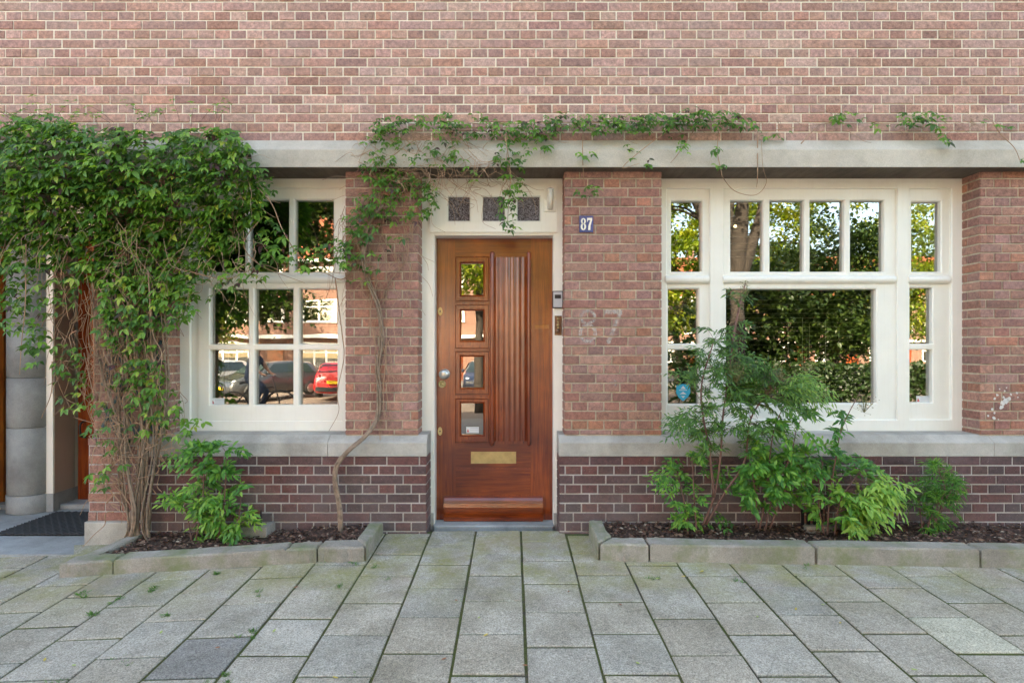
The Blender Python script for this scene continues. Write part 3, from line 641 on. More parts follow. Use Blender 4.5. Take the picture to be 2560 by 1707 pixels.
mr=N(nt,'ShaderNodeMapRange'); mr.inputs['From Min'].default_value=-1.15; mr.inputs['From Max'].default_value=-.65; L(nt,sx.outputs[1],mr.inputs['Value'])
mo=ramp(nt,noise(nt,v,3.2,5,.65),[(.40,(0,0,0)),(.60,(1,1,1))])
mm=mix(nt,(0,0,0),mo,mr.outputs['Result'])
mm=mix(nt,mm,ramp(nt,noise(nt,v,38,5,.75),[(.3,(.3,.3,.3)),(.55,(1,1,1))]),1,'MULTIPLY'); c2=mix(nt,c1,(.27,.26,.07),mix(nt,(0,0,0),mm,.7))
rs=ramp(nt,noise(nt,v,2.1,4,.6),[(.5,(0,0,0)),(.75,(1,1,1))]); st_=ramp(nt,noise(nt,v,1.3,6,.75),[(.35,(.72,.70,.64)),(.55,(1,1,1))]); c2=mix(nt,c2,st_,.8,'MULTIPLY'); c2=mix(nt,c2,(.33,.235,.19),mix(nt,(0,0,0),mix(nt,(0,0,0),rs,mr.outputs['Result']),.6))
L(nt,c2,b.inputs['Base Color']); b.inputs['Roughness'].default_value=.92; b.inputs['Specular IOR Level'].default_value=.25; bump(nt,b,mix(nt,g,h,.5),.6,.003); M['slab']=m
mb=MB(); TW=.2985
for col in range(-17,17):
    x0=.0556+(col-1)*TW; ph={0:.113,1:.009,-1:.262}.get(col,(.113 if col%2==0 else .262)+rj(.02))
    nrow=0
    for r in range(-3,16):
        D1=3.6+ph+.3*0-.3*r; D0=D1-.3; ya,yb=D0-CAMD,D1-CAMD       # depth range of the slab
        if yb<-4.1 or ya>-.0: continue
        yb=min(yb,-.0 if (-.66<x0+TW/2<.36) else YP-.002)
        if -.70<x0+TW/2<.40: yb=min(yb,.10)
        if yb-ya<.05: continue
        gx,gy=.0058+rj(.002),.0062+rj(.0025); a,bq=x0+gx,x0+TW-gx; p,q=ya+gy,yb-gy
        g0=random.uniform(.91,1.07); w0=rj(.012); c=((.415+w0)*g0,.385*g0,(.325-w0)*g0)
        if col==-4 and D0<2.3<D1: c=(.275,.268,.25)
        if col==7 and D0<2.52<D1: c=(.50,.48,.38)
        mb.cur=c; dz=rj(.0022); tx,ty=rj(.008),rj(.008); ch=.004
        def z(x,y,e=0): return gz(x,y)+dz+tx*(x-(a+bq)/2)+ty*(y-(p+q)/2)-e
        vs=[(a+ch,p+ch,z(a,p)),(bq-ch,p+ch,z(bq,p)),(bq-ch,q-ch,z(bq,q)),(a+ch,q-ch,z(a,q)),(a,p,z(a,p,.0035)),(bq,p,z(bq,p,.0035)),(bq,q,z(bq,q,.0035)),(a,q,z(a,q,.0035)),(a,p,z(a,p,.05)),(bq,p,z(bq,p,.05)),(bq,q,z(bq,q,.05)),(a,q,z(a,q,.05))]
        mb.add(vs,[(0,1,2,3),(4,5,1,0),(5,6,2,1),(6,7,3,2),(7,4,0,3),(8,9,5,4),(9,10,6,5),(10,11,7,6),(11,8,4,7)])
o=mb.build('pavement',M['slab']); tag(o,kind='structure')
# threshold paving inside the door recess
# soil beds
def soil_bed(x0,x1,ky,y1,zfun):
    mb=MB(); nx,ny=int((x1-x0)/.03),14; vs=[]
    for j in range(ny+1):
        for i in range(nx+1):
            x=x0+(x1-x0)*i/nx; y0=ky(x)+.05; y=y0+(y1-y0)*j/ny; vs.append((x,y,zfun(x,y)+.010*mnoise.noise(Vector((x*7,y*7,0)))+.006*mnoise.noise(Vector((x*31,y*31,3)))))
    mb.smooth=True; mb.add(vs,[(j*(nx+1)+i,j*(nx+1)+i+1,(j+1)*(nx+1)+i+1,(j+1)*(nx+1)+i) for j in range(ny) for i in range(nx)])
    o=mb.build('soil',M['soil']); tag(o,kind='structure')
zr_=lambda x,y:.048+.012*math.sin(x*3)
zl_=lambda x,y:.030-.045*max(0,-x-1.2)+.008*math.sin(x*5)
kyR=lambda x:-.50-.045*(x-.5); kyL=lambda x:-.52+.045*(x+.87)
soil_bed(.54,4.3,kyR,YP+.01,zr_); soil_bed(-2.46,-.90,kyL,YP+.01,zl_)
# numpy leaf helper -----------------------------------------------------------
LT=np.array([(0,0,0),(.28,.34,.05),(.62,.30,.02),(1,0,-.10),(.62,-.30,.02),(.28,-.34,.05),(.32,0,-.05),(.66,0,-.06)],dtype=np.float64)
LFc=[(0,6,1),(1,6,7,2),(2,7,3),(0,5,6),(5,4,7,6),(4,3,7)]
def norm(a): return a/np.maximum(np.linalg.norm(a,axis=-1,keepdims=True),1e-9)
def build_leaves(name,P,Dr,Nr,S,W,mat,parent=None,var=None,droop=0.0):
    P,Dr,Nr,S,W=[np.asarray(a,dtype=np.float64) for a in (P,Dr,Nr,S,W)]; n=len(P)
    x=norm(Dr); z=norm(Nr-x*np.sum(Nr*x,1,keepdims=True)); y=np.cross(z,x)
    T=LT.copy(); k=len(T)
    V=P[:,None,:]+S[:,None,None]*(x[:,None,:]*T[None,:,0:1]+y[:,None,:]*T[None,:,1:2]*W[:,None,None]+z[:,None,:]*(T[None,:,2:3]))
    if droop: V[:,:,2]-=droop*S[:,None]*(T[None,:,0]**2)
    V=V.reshape(-1,3); idx=[];ls=[]
    base=np.arange(n)*k
    F=np.concatenate([ (base[:,None]+np.array(sum([list(f) for f in LFc],[]))[None,:]) ],1).ravel()
    tot=np.tile(np.array([len(f) for f in LFc]),n); start=np.concatenate([[0],np.cumsum(tot)[:-1]])
    me=bpy.data.meshes.new(name); me.vertices.add(len(V)); me.vertices.foreach_set('co',V.astype(np.float32).ravel())
    me.loops.add(len(F)); me.loops.foreach_set('vertex_index',F.astype(np.int32)); me.polygons.add(len(tot))
    me.polygons.foreach_set('loop_start',start.astype(np.int32)); 
    me.materials.append(mat); var=rng.random(n) if var is None else np.asarray(var)
    a=me.attributes.new('var','FLOAT','POINT'); a.data.foreach_set('value',np.repeat(var,k).astype(np.float32))
    me.update(calc_edges=True); me.validate(); o=bpy.data.objects.new(name,me); COL.objects.link(o)
    if parent: o.parent=parent; o.matrix_parent_inverse=parent_inv(parent)
    return o
# mulch chips
P=[];Dr=[];S=[];V_=[]
for (x0,x1,n,zf,ky) in ((.60,3.9,5200,zr_,kyR),(-2.42,-.95,2300,zl_,kyL)):
    for _ in range(n):
        x=random.uniform(x0,x1); y=random.uniform(ky(x)+.10,YP-.005); P.append((x,y,zf(x,y)+.012+random.random()*.012)); a=random.random()*2*PI; Dr.append((math.cos(a),math.sin(a),rj(.35))); S.append(random.uniform(.008,.034)); V_.append(random.random()**1.6)
n=len(P); Nr=np.stack([rng.normal(0,.45,n),rng.normal(0,.45,n),np.ones(n)],1)
o=build_leaves('mulch',P,Dr,Nr,S,rng.uniform(.5,1.1,n),M['chip'],var=V_); tag(o,'dark brown bark mulch covering both planting beds','mulch',kind='stuff')
# kerb stones
def kerb(pts, z0f, h, lab, jag=.012):
    """pts: 4 ground corners (counter-clockwise), chamfered top"""
    c=Vector((sum(p[0] for p in pts)/4,sum(p[1] for p in pts)/4)); mb=MB(); vs=[]
    ring=[]
    nseg=8
    for k in range(4):
        a=Vector(pts[k]); b=Vector(pts[(k+1)%4])
        for t in range(nseg): ring.append(a+(b-a)*(t/nseg)+Vector((rj(jag*.4),rj(jag*.4))))
    n=len(ring); lv=[(0,0,-.06),(0,0,h-.010),(0,.010,h)]
    for (dx,ins,z) in lv:
        for p in ring:
            q=p+(c-p).normalized()*ins if ins else p
            vs.append((q.x,q.y,z0f(q.x,q.y)+z+(rj(.002) if z>0 else 0)))
    fs=[(j*n+k,j*n+(k+1)%n,(j+1)*n+(k+1)%n,(j+1)*n+k) for j in range(2) for k in range(n)]+[tuple(range(2*n,3*n))]
    mb.add(vs,fs); o=mb.build('kerb_stone',M['kerb']); tag(o,lab,'kerb stone','concrete kerb stones edging the two planting beds'); return o
kw=.115; z_r=lambda x,y:-.016
def frontR(a,b,lab,dz=0): kerb([(a,kyR(a)),(b,kyR(b)+dz),(b,kyR(b)+kw+dz),(a,kyR(a)+kw)],z_r,.100,lab)
kerb([(.503,kyR(.5)+.005),(.592,kyR(.5)+.115),(.585,-.085),(.497,-.08)],lambda x,y:-.012,.107,'short kerb stone running from the wall right of the door')
kerb([(.515,kyR(.5)-.004),(.785,kyR(.8)-.012),(.79,kyR(.8)+.115),(.595,kyR(.6)+.112)],z_r,.101,'short angled corner kerb stone of the right bed')
frontR(.80,1.735,'long mossy kerb stone in front of the tall shrub',-.006); frontR(1.748,2.645,'long kerb stone in front of the low fine shrub'); frontR(2.655,3.6,'kerb stone at the right edge of the photo')
z_l=lambda x,y: gz(x,y)+.0
def frontL(a,b,lab,h=.085): kerb([(a,kyL(a)),(b,kyL(b)),(b,kyL(b)+kw),(a,kyL(a)+kw)],z_l,h,lab)
kerb([(-.93,kyL(-.9)+.118),(-.852,kyL(-.85)+.0),(-.852,-.09),(-.935,-.09)],lambda x,y:-.010,.095,'kerb stone running from the wall left of the door')
frontL(-1.125,-.856,'short corner kerb stone of the left bed',.088); frontL(-1.306,-1.131,'smallest kerb stone, second from the right in the left bed',.084); frontL(-2.263,-1.312,'longest kerb stone in front of the left bed',.086); frontL(-2.56,-2.275,'broken kerb stone at the left corner of the left bed',.084)
kerb([(-2.54,kyL(-2.5)+.12),(-2.44,kyL(-2.5)+.12),(-2.40,-.12),(-2.47,-.12)],z_l,.075,'kerb stone beside the stone foot of the left pier')
# vents with concrete lips at the plinth foot
for x0,x1,lab,z in ((X_(1838,-.1),X_(1948,-.15),'concrete lip of the vent well behind the right shrubs',.035),(X_(560,-.1),X_(622,-.12),'concrete lip of the vent well behind the left shrub',.03)):
    e=empty('vent_well',((x0+x1)/2,-.1,z)); tag(e,lab,'vent')
    mb=MB(); mb.box(x0,x1,-.185,-.145,z-.02,z+.05,.004); mb.box(x1-.045,x1,-.143,YP-.004,z-.02,z+.046); mb.build('lip',M['kerb'],e)
    mb=MB(); mb.box(x0+.03,x1-.09,YP-.0085,YP-.0045,z+.02,z+.125); mb.build('opening',M['black'],e)
    mb=MB()
    for k in range(4): t=x0+.05+k*(x1-x0-.16)/3; mb.box(t,t+.012,YP-.013,YP-.009,z+.02,z+.125)
    mb.build('grille',M['brick_tex'],e)
# ---------------------------------------------------------------- vines
def inpoly(x,y,p):
    r=False; n=len(p); j=n-1
    for i in range(n):
        if (p[i][1]>y)!=(p[j][1]>y) and x<(p[j][0]-p[i][0])*(y-p[i][1])/(p[j][1]-p[i][1])+p[i][0]: r=not r
        j=i
    return r
def sample_poly(p,n):
    xs=[a for a,b in p]; ys=[b for a,b in p]; out=[]
    while len(out)<n:
        x=random.uniform(min(xs),max(xs)); y=random.uniform(min(ys),max(ys))
        if inpoly(x,y,p): out.append((x,y))
    return out
class LeafSet:
    def __init__(s): s.P=[];s.D=[];s.N=[];s.S=[];s.W=[];s.V=[]
    def one(s,p,d,n,sz,w,v): s.P.append(tuple(p));s.D.append(tuple(d));s.N.append(tuple(n));s.S.append(sz);s.W.append(w);s.V.append(v)
    def build(s,name,mat,parent,droop=.15): return build_leaves(name,s.P,s.D,s.N,s.S,s.W,mat,parent,s.V,droop)
def tri_leaf(ls,p,out,nrm,sz,v,w=.70):
    out=Vector(out).normalized(); nrm=Vector(nrm); side=nrm.cross(out).normalized()
    for a,k in ((0,1.0),(62,.82),(-62,.82)):
        a=a+rj(10); d=out*math.cos(R(a))+side*math.sin(R(a))+Vector((0,0,-.22+rj(.15)))
        nn=nrm+Vector((rj(.25),rj(.25),rj(.25))); ls.one(p+d*.004,d,nn,sz*k*random.uniform(.85,1.1),w*random.uniform(.8,1.1),min(1,max(0,v+rj(.08))))
def vine_leaf(ls,p,sz,v):
    side=rj(1); out=(side*1.15,-.55+rj(.35),-.30+rj(.45)); nrm=(rj(.45),-.50+rj(.35),.85+rj(.25))
    tri_leaf(ls,Vector(p),out,nrm,sz,v)
vine1=empty('climbing_vine',at(320,1243,-.12)); tag(vine1,'dense leafy climbing vine spilling over the left window and entrance','climbing vine')
ls=LeafSet()
def vv(): 
    r=random.random()
    return random.uniform(0,.05) if r<.045 else (random.uniform(.9,1) if r<.12 else random.uniform(.08,.9))
P1=[(-40,300),(10,285),(50,268),(110,280),(150,276),(220,292),(300,290),(360,305),(410,296),(470,290),(530,292),(575,325),(598,380),(618,408),(604,440),(600,480),(565,520),(545,575),(490,580),(455,630),(425,640),(400,690),(330,700),(250,660),(170,620),(110,610),(-40,640)]
def bulge(x,y): 
    return .10+.22*math.exp(-((y-400)/150)**2)*(1 if x<520 else max(.3,1-(x-520)/120))+.05*mnoise.noise(Vector((x*.02,y*.02,0)))
for x,y in sample_poly(P1,2300):
    e=bulge(x,y)*random.uniform(.8,1.06)+.095*(y<400)*.4; c=mnoise.noise(Vector((x*.014,y*.018,5.0)))
    if c<-.32 and random.random()<.75: continue
    
    vine_leaf(ls,at(x,y,-e-.02),random.uniform(.034,.066),vv())
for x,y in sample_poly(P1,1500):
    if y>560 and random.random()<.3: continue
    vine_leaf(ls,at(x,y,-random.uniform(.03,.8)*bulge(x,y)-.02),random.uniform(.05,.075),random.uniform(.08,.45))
for poly,n in (([(-30,600),(105,600),(115,700),(100,800),(118,830),(60,850),(45,770),(-30,740)],150),
               ([(100,610),(190,610),(170,720),(120,720)],45),([(120,760),(200,800),(195,930),(150,950),(115,850)],42),
               ([(230,640),(445,620),(450,715),(420,740),(385,760),(330,775),(290,740),(240,740)],290),([(215,700),(300,720),(370,790),(360,850),(250,800),(210,760)],110),
               ([(270,820),(370,830),(400,910),(430,960),(340,960),(250,900)],115),([(340,940),(470,965),(470,990),(380,1010),(330,990)],32),
               ([(205,900),(290,950),(320,1000),(250,1050),(200,990)],28),([(190,1080),(290,1060),(230,1140)],14),
               ([(420,600),(600,590),(640,600),(600,640),(470,690),(430,680)],60),([(580,455),(640,520),(725,600),(700,625),(640,610),(585,560)],62),([(590,400),(625,400),(615,440),(640,430),(600,470)],25),([(-20,262),(70,258),(200,275),(150,290),(0,290)],30),([(700,560),(770,560),(760,600),(700,600)],10)):
    for x,y in sample_poly(poly,n): vine_leaf(ls,at(x,y,-random.uniform(.05,.22)),random.uniform(.034,.062),vv())
sh=[]
for _ in range(26):                                               # young shoots standing out of the mass
    x=random.uniform(-10,560); y0=282+rj(10); a=at(x,y0,-.12); b=a+Vector((rj(.22),-.02-random.random()*.06,random.uniform(.02,.12))); sh.append(crv([a,(a+b)/2+Vector((0,0,.03)),b],4))
    for t in (.4,.7,1): tri_leaf(ls,a+(b-a)*t+Vector((0,0,.02)),(rj(1),-.4,.1),(0,-.5,.8),random.uniform(.028,.042),random.uniform(.5,.95))
ls.build('foliage',M['vine'],vine1)
mb_sh=MB()
for p in sh: mb_sh.tube(p,.0016,.0008,4)
mb_sh.build('shoots',M['twig_red'],vine1)
def wander(p0,p1,n=6,amp=.05,sag=0.0):
    p0,p1=Vector(p0),Vector(p1); out=[]
    for i in range(n+1):
        t=i/n; k=math.sin(PI*t); out.append(p0+(p1-p0)*t+Vector((rj(amp)*k,rj(amp*.5)*k,rj(amp)*k-sag*k)))
    return out
mb=MB()
base=[(288,1246),(300,1243),(312,1246),(322,1245),(333,1248),(345,1246),(310,1247),(340,1243)]
mids=[(285,1100),(300,1050),(318,1150),(330,1070),(345,1120),(360,1000),(282,1000),(335,960)]
tops=[(230,700),(260,640),(300,700),(345,650),(378,700),(330,560),(210,620),(290,560)]
for i,(a,m2,t) in enumerate(zip(base,mids,tops)):
    r=[.011,.015,.013,.017,.012,.010,.009,.011][i]; Ya=-.13-rj(.03)
    pts=[at(a[0],a[1],Ya),at(a[0]+(m2[0]-a[0])*.35+rj(14),a[1]-60+rj(15),Ya-.01),at(m2[0]+rj(8),m2[1],-.12),at((m2[0]+t[0])/2+rj(25),(m2[1]+t[1])/2,-.10),at(t[0],t[1],-.14)]
    mb.tube(crv(pts,8),r,r*.45,7,.12)
    mb.tube(crv([p+Vector((rj(.03),-.015+rj(.02),rj(.02))) for p in pts],8),r*.5,r*.25,5,.15)
mb.build('stem',M['bark'],vine1)
mb=MB()
for _ in range(185):
    x=random.triangular(100,430,290); y=random.uniform(560,900); x2=x+rj(80); y2=y+random.uniform(40,300)
    if x2<205 and y2>960: continue
    mb.tube(crv(wander(at(x,y,-random.uniform(.05,.17)),at(x2,min(y2,1060),-random.uniform(.05,.2)),5,.08),4),random.uniform(.0016,.0042),.0012,4)
for _ in range(38):
    x=random.uniform(225,372); y=random.uniform(960,1180); mb.tube(crv(wander(at(x,y,-.12),at(x+rj(90),y+rj(120),-.15),5,.09),4),random.uniform(.0025,.005),.0015,5)
for _ in range(170):
    x=random.uniform(0,590); y=random.uniform(320,620); mb.tube(crv(wander(at(x,y,-random.uniform(.1,.3)),at(x+rj(90),y+random.uniform(20,150),-random.uniform(.15,.34)),4,.05),4),.002,.0008,4)
for pts in ([(590,430,-.2),(625,470,-.18),(650,530,-.15),(690,590,-.13),(745,620,-.12),(800,628,-.1),(860,620,-.08)],[(600,500,-.15),(560,560,-.15),(600,610,-.15),(700,650,-.1)],[(420,620,-.14),(520,640,-.14),(600,610,-.13),(640,620,-.12)],[(60,560,-.2),(58,700,-.2),(50,780,-.2),(45,860,-.2)],[(120,830,-.1),(118,900,-.1),(95,960,-.1)],[(340,620,-.2),(350,760,-.2),(372,820,-.2),(350,930,-.18)],[(770,640,.1),(785,760,.1),(790,820,.11),(775,900,.11),(778,945,.12),(755,990,.1)]):
    mb.tube(crv([at(*p) for p in pts],6),.004,.0015,5)
mb.build('twigs',M['twig'],vine1)
# second vine
vine2=empty('climbing_vine',at(783,1243,-.12)); tag(vine2,'thin stemmed vine climbing the pier left of the door and trained along the lintel','climbing vine')
mb=MB(); main=[(783,1246,-.13),(781,1170,-.12),(771,1110,-.10),(774,1070,-.10),(800,1035,-.12),(840,1000,-.09),(866,960,-.03),(872,900,-.02),(868,840,-.02),(878,780,-.025),(868,700,-.03),(845,640,-.03),(835,580,-.05),(845,520,-.06),(880,470,-.08)]
P=crv([at(*p) for p in main],8); mb.tube(P,.017,.008,8,.1)
for k in range(4):
    mb.tube([p+Vector((.012*math.sin(i*.22+k*1.6),-.010-.008*math.cos(i*.19+k),rj(.002))) for i,p in enumerate(P[:int(len(P)*(.75+.08*k))])],.0085,.004,6,.15)
mb.build('stem',M['bark'],vine2)
mb=MB()
paths=[[(880,470,-.08),(850,400,-.13),(900,360,-.14),(960,320,-.1),(1060,300,-.08),(1150,290,-.06)],[(835,580,-.05),(790,640,0.0),(740,625,.05),(690,628,.08)],[(868,700,-.02),(900,640,-.02),(935,590,-.02),(930,520,-.04),(880,460,-.08)],[(845,520,-.06),(800,560,-.05),(770,600,0.0)],
 [(1040,280,-.05),(1130,285,-.06),(1300,282,-.06),(1480,285,-.05),(1640,290,-.05),(1760,300,-.04),(1900,285,-.03),(2060,285,-.03),(2180,300,-.03),(2352,300,-.03)],[(1000,292,-.05),(1200,294,-.05),(1420,290,-.05),(1600,288,-.05)],[(1160,310,-.12),(1172,400,-.13),(1168,470,-.05),(1165,520,0.05)],[(1340,280,-.04),(1338,350,-.12),(1342,420,-.03),(1350,440,-.02)],
 [(1650,300,-.05),(1648,350,-.12),(1655,385,-.12),(1662,410,-.1),(1690,440,.1),(1735,448,.1),(1760,420,.0),(1752,380,-.12),(1748,300,-.06)],[(1550,290,-.05),(1480,340,-.12),(1430,385,-.12),(1470,375,-.12)],[(1600,290,-.05),(1560,350,-.12),(1540,375,-.12)],[(1840,330,-.1),(1880,290,-.05),(1920,280,-.04)],[(2280,280,-.03),(2300,310,-.08),(2330,340,-.11),(2345,375,-.11)],[(870,760,-.02),(885,820,-.03),(880,900,-.04),(885,985,-.06)],[(868,640,-.03),(850,720,-.03),(862,800,-.03),(860,900,-.03)],[(1740,300,-.05),(1740,400,-.11),(1738,430,.05)]]
for pp in paths: mb.tube(crv([at(*p) for p in pp],7),.0042 if len(pp)<8 else .003,.0014,5)
for _ in range(130):
    x=random.uniform(830,1180); y=random.uniform(300,430); mb.tube(crv(wander(at(x,y,-random.uniform(.08,.15)),at(x+rj(110),y+random.uniform(-20,130),-random.uniform(.03,.15)),4,.06),4),.0018,.0009,4)
for _ in range(80):
    x=random.uniform(780,950); y=random.uniform(430,640); mb.tube(crv(wander(at(x,y,-.05),at(x+rj(80),y+random.uniform(30,200),-.03),4,.05),4),.0022,.0009,4)
for _ in range(22):
    x=random.uniform(845,905); y=random.uniform(640,960); mb.tube(crv(wander(at(x,y,-.03),at(x+rj(30),y+random.uniform(30,160),-.03),4,.03),4),.0022,.0009,4)
for _ in range(70):
    x=random.uniform(1180,2340); y=285+rj(22); mb.tube(crv(wander(at(x,y,-.04),at(x+rj(90),y+rj(34),-.05),4,.03),4),.0016,.0007,4)
mb.build('twigs',M['twig'],vine2)
ls=LeafSet()
B=[(900,290,50,26,60),(880,330,40,40,50),(870,390,45,35,60),(905,420,55,35,60),(960,430,50,30,42),(990,350,60,30,30),(1010,275,60,20,50),(1090,285,60,28,40),(1040,300,50,25,26),(850,470,40,35,45),(830,510,45,35,42),(815,560,35,35,36),(800,600,30,25,20),(900,480,60,30,30),(985,455,22,35,30),(960,490,30,18,12),(1170,300,60,28,48),(1235,295,60,25,60),(1180,350,45,30,30),(1170,390,38,30,30),(1180,440,30,26,30),(1165,480,22,30,22),(1168,515,20,14,8),(1080,395,30,20,10),(1050,350,30,20,12),
   (1300,275,50,20,42),(1370,282,60,22,60),(1440,285,60,22,60),(1510,280,60,25,60),(1580,270,60,25,60),(1640,272,60,25,50),(1700,285,50,22,24),(1240,330,30,15,14),(1340,355,28,8,8),(1350,440,32,14,14),(1480,375,20,10,6),(1560,330,30,25,12),(1440,350,30,20,6),(1650,345,16,12,5),(1652,380,18,10,5),(1780,300,50,20,8),(1945,272,36,14,22),(2010,285,30,12,6),(2100,272,45,18,28),(2150,275,40,20,26),(2172,315,18,16,10),(2280,285,40,18,9),(2345,375,10,12,3),(870,575,30,20,6),(905,560,30,20,5),(770,570,25,25,14),(850,620,22,14,5),(820,645,30,10,5)]
for cx,cy,rx,ry,n in B:
    for _ in range(int(n*.95)):
        a=random.random()*2*PI; r=math.sqrt(random.random()); x=cx+rx*r*math.cos(a); y=cy+ry*r*math.sin(a)
        Y=-random.uniform(.03,.15) if y<325 else (-random.uniform(.11,.19) if y<385 else -random.uniform(.02,.14))
        vine_leaf(ls,at(x,y,Y),random.uniform(.028,.052),vv()*.85)
ls.build('foliage',M['vine'],vine2)
# ---------------------------------------------------------------- shrubs
def spray(ls,tw,p0,p1,lf,w,v,npin=5,droop=.03,dens=1.0):
    p0,p1=Vector(p0),Vector(p1); d=p1-p0; Ln=d.length
    if Ln<.02: return
    pts=[p0+d*t+Vector((0,0,.25*Ln*t*(1-t)*1.5-droop*t*t)) for t in (0,.25,.5,.75,1)]
    tw.tube(pts,.0014,.0006,4)
    dn=d.normalized(); side=dn.cross(Vector((0,-.6,.8))).normalized(); upn=side.cross(dn)
    if upn.y>0 and abs(upn.y)>abs(upn.z): upn=-upn
    for i in range(npin):
        t=1-.62*i/npin; q=p0+d*t+Vector((0,0,.25*Ln*t*(1-t)*1.5-droop*t*t))
        for s in ((1,-1) if i else (0,)):
            pl=min(.13,Ln*.5)*random.uniform(.55,1)*(1 if s else .6)*(0.5+.5*i/npin); pd=(dn*.65+side*s*.8+Vector((rj(.2),rj(.25),-.12+rj(.15)))).normalized()
            nl=max(1,int(2.0*pl/.07+.5))
            for j in range(nl+1):
                u=j/max(1,nl); r=q+pd*(pl*u)+Vector((0,0,-.015*u*u))
                for s2 in ((1,-1) if j<nl else (0,)):
                    sd=pd.cross(upn).normalized(); ld=(pd*.75+sd*s2*.7+Vector((rj(.3),rj(.3)-.1,-.3+rj(.3)))).normalized()
                    nn=Vector((rj(.4),-.6+rj(.35),.7+rj(.3))); ls.one(r,ld,nn,lf*random.uniform(.65,1.2),.52*w*random.uniform(.8,1.2),min(1,max(0,v+.10+rj(.3))))
def shrub(name,lab,base,stems,blobs,mat,lf,w,stem_r,depth=(-.34,-.08),npin=5,tmat=None,dens=1.0):
    e=empty(name,at(*base)); tag(e,lab,'shrub','shrubs growing in the planting beds')
    st=MB(); tw=MB(); ls=LeafSet(); nodes=[]
    for s in stems:
        p=crv([at(*q) for q in s],6); st.tube(p,stem_r,stem_r*.4,6,.12); nodes+=p[len(p)//4:]
    for cx,cy,rx,ry,n,vb in blobs:
        for _ in range(max(2,int(n*dens*.36))):
            a=random.random()*2*PI; r=math.sqrt(random.random())*1.15; x=cx+rx*r*math.cos(a); y=cy+ry*r*math.sin(a)
            if 1535<x<1600 and 862<y<945: continue
            tgt=at(x,y,random.uniform(*depth)); nd=min(nodes,key=lambda q:(q-tgt-Vector((0,0,-.06))).length*random.uniform(.85,1.3))
            dd=tgt-nd
            if dd.length>.34: nd=tgt-dd.normalized()*.34
            if dd.length<.1: nd=tgt-(dd.normalized() if dd.length>.01 else Vector((rj(1),-.3,.3)).normalized())*.12
            spray(ls,tw,nd,tgt,lf,w,vb,npin,dens=dens)
    st.build('stem',M['twig_red'] if tmat is None else tmat,e); tw.build('twigs',M['twig_red'],e); ls.build('foliage',mat,e,.1); return e
B0=-.25
shrub('shrub','bright green shrub in the left bed beside the thick vine stems',(470,1235,B0),[[(450,1240,B0),(465,1150,-.25),(470,1050,-.25)],[(500,1243,B0),(515,1150,-.25),(520,1040,-.25)],[(540,1245,B0),(550,1180,-.25),(555,1120,-.25)],[(440,1240,B0),(430,1180,-.2)]],
  [(470,1040,55,35,22,.45),(440,1050,50,25,10,.5),(530,1040,45,35,18,.45),(520,1075,60,30,16,.4),(410,1125,30,14,9,.7),(450,1140,50,35,30,.65),(500,1170,55,35,30,.6),(550,1130,30,30,10,.5),(560,1190,45,25,14,.75),(490,1215,40,25,18,.7),(550,1235,30,15,8,.5)],M['nandina'],.046,1.0,.005,npin=4,dens=1.45)
shrub('shrub','small shrub with a dark stem at the left end of the right bed',(1585,1220,B0),[[(1600,1228,B0),(1595,1150,-.25),(1590,1060,-.25)],[(1580,1226,B0),(1575,1170,-.25),(1560,1100,-.22)]],
  [(1590,1050,50,30,26,.5),(1540,1090,40,25,14,.55),(1520,1120,25,20,8,.5),(1590,1120,50,35,26,.5),(1640,1090,45,30,16,.5),(1580,1190,40,25,26,.65),(1560,1160,30,25,14,.6),(1700,1210,20,10,3,.4)],M['nandina'],.036,1.0,.006,npin=4)
shrub('shrub','tallest airy shrub with leaning brown trunk in front of the wide window',(1625,1200,B0),[[(1615,1205,B0),(1640,1140,-.27),(1655,1050,-.28),(1660,960,-.27),(1675,850,-.25),(1690,740,-.22)],[(1622,1204,B0),(1665,1130,-.27),(1710,1060,-.28),(1725,960,-.27),(1780,880,-.3)],[(1640,1140,-.27),(1630,1040,-.3),(1610,900,-.3),(1640,780,-.28)],[(1680,800,-.24),(1695,720,-.2),(1712,650,-.15)]],
  [(1690,740,28,35,16,.3),(1700,690,20,25,5,.25),(1640,780,40,40,30,.3),(1700,800,55,45,46,.28),(1620,850,60,40,40,.35),(1700,860,70,50,60,.28),(1560,850,28,25,12,.35),(1660,930,90,50,85,.4),(1580,940,50,40,28,.4),(1760,860,50,40,36,.3),(1800,900,50,35,36,.45),(1860,880,50,25,28,.7),(1900,905,35,18,14,.75),(1780,950,80,40,50,.45),(1600,1000,60,35,36,.45),(1700,1000,80,35,50,.4),(1560,960,30,30,14,.45)],M['nandina_dark'],.040,.62,.009,depth=(-.45,-.12),npin=5)
shrub('shrub','leafy shrub of several bare stems in the middle of the right bed',(1755,1212,B0),[[(1745,1215,B0),(1760,1130,-.27),(1775,1000,-.28),(1800,930,-.28)],[(1757,1218,B0),(1780,1120,-.3),(1815,1050,-.3),(1830,980,-.3)],[(1768,1214,B0),(1800,1130,-.27),(1850,1060,-.27)],[(1738,1210,B0),(1735,1130,-.27),(1720,1050,-.28)]],
  [(1770,1080,60,45,48,.5),(1730,1110,40,40,24,.45),(1820,1100,50,35,30,.5),(1750,1140,50,28,24,.45),(1790,1020,60,45,38,.55),(1850,1060,45,40,32,.5),(1740,1030,40,35,26,.5),(1830,960,50,30,20,.5),(1870,1000,35,25,10,.55)],M['nandina'],.048,1.05,.006,depth=(-.42,-.15),npin=4)
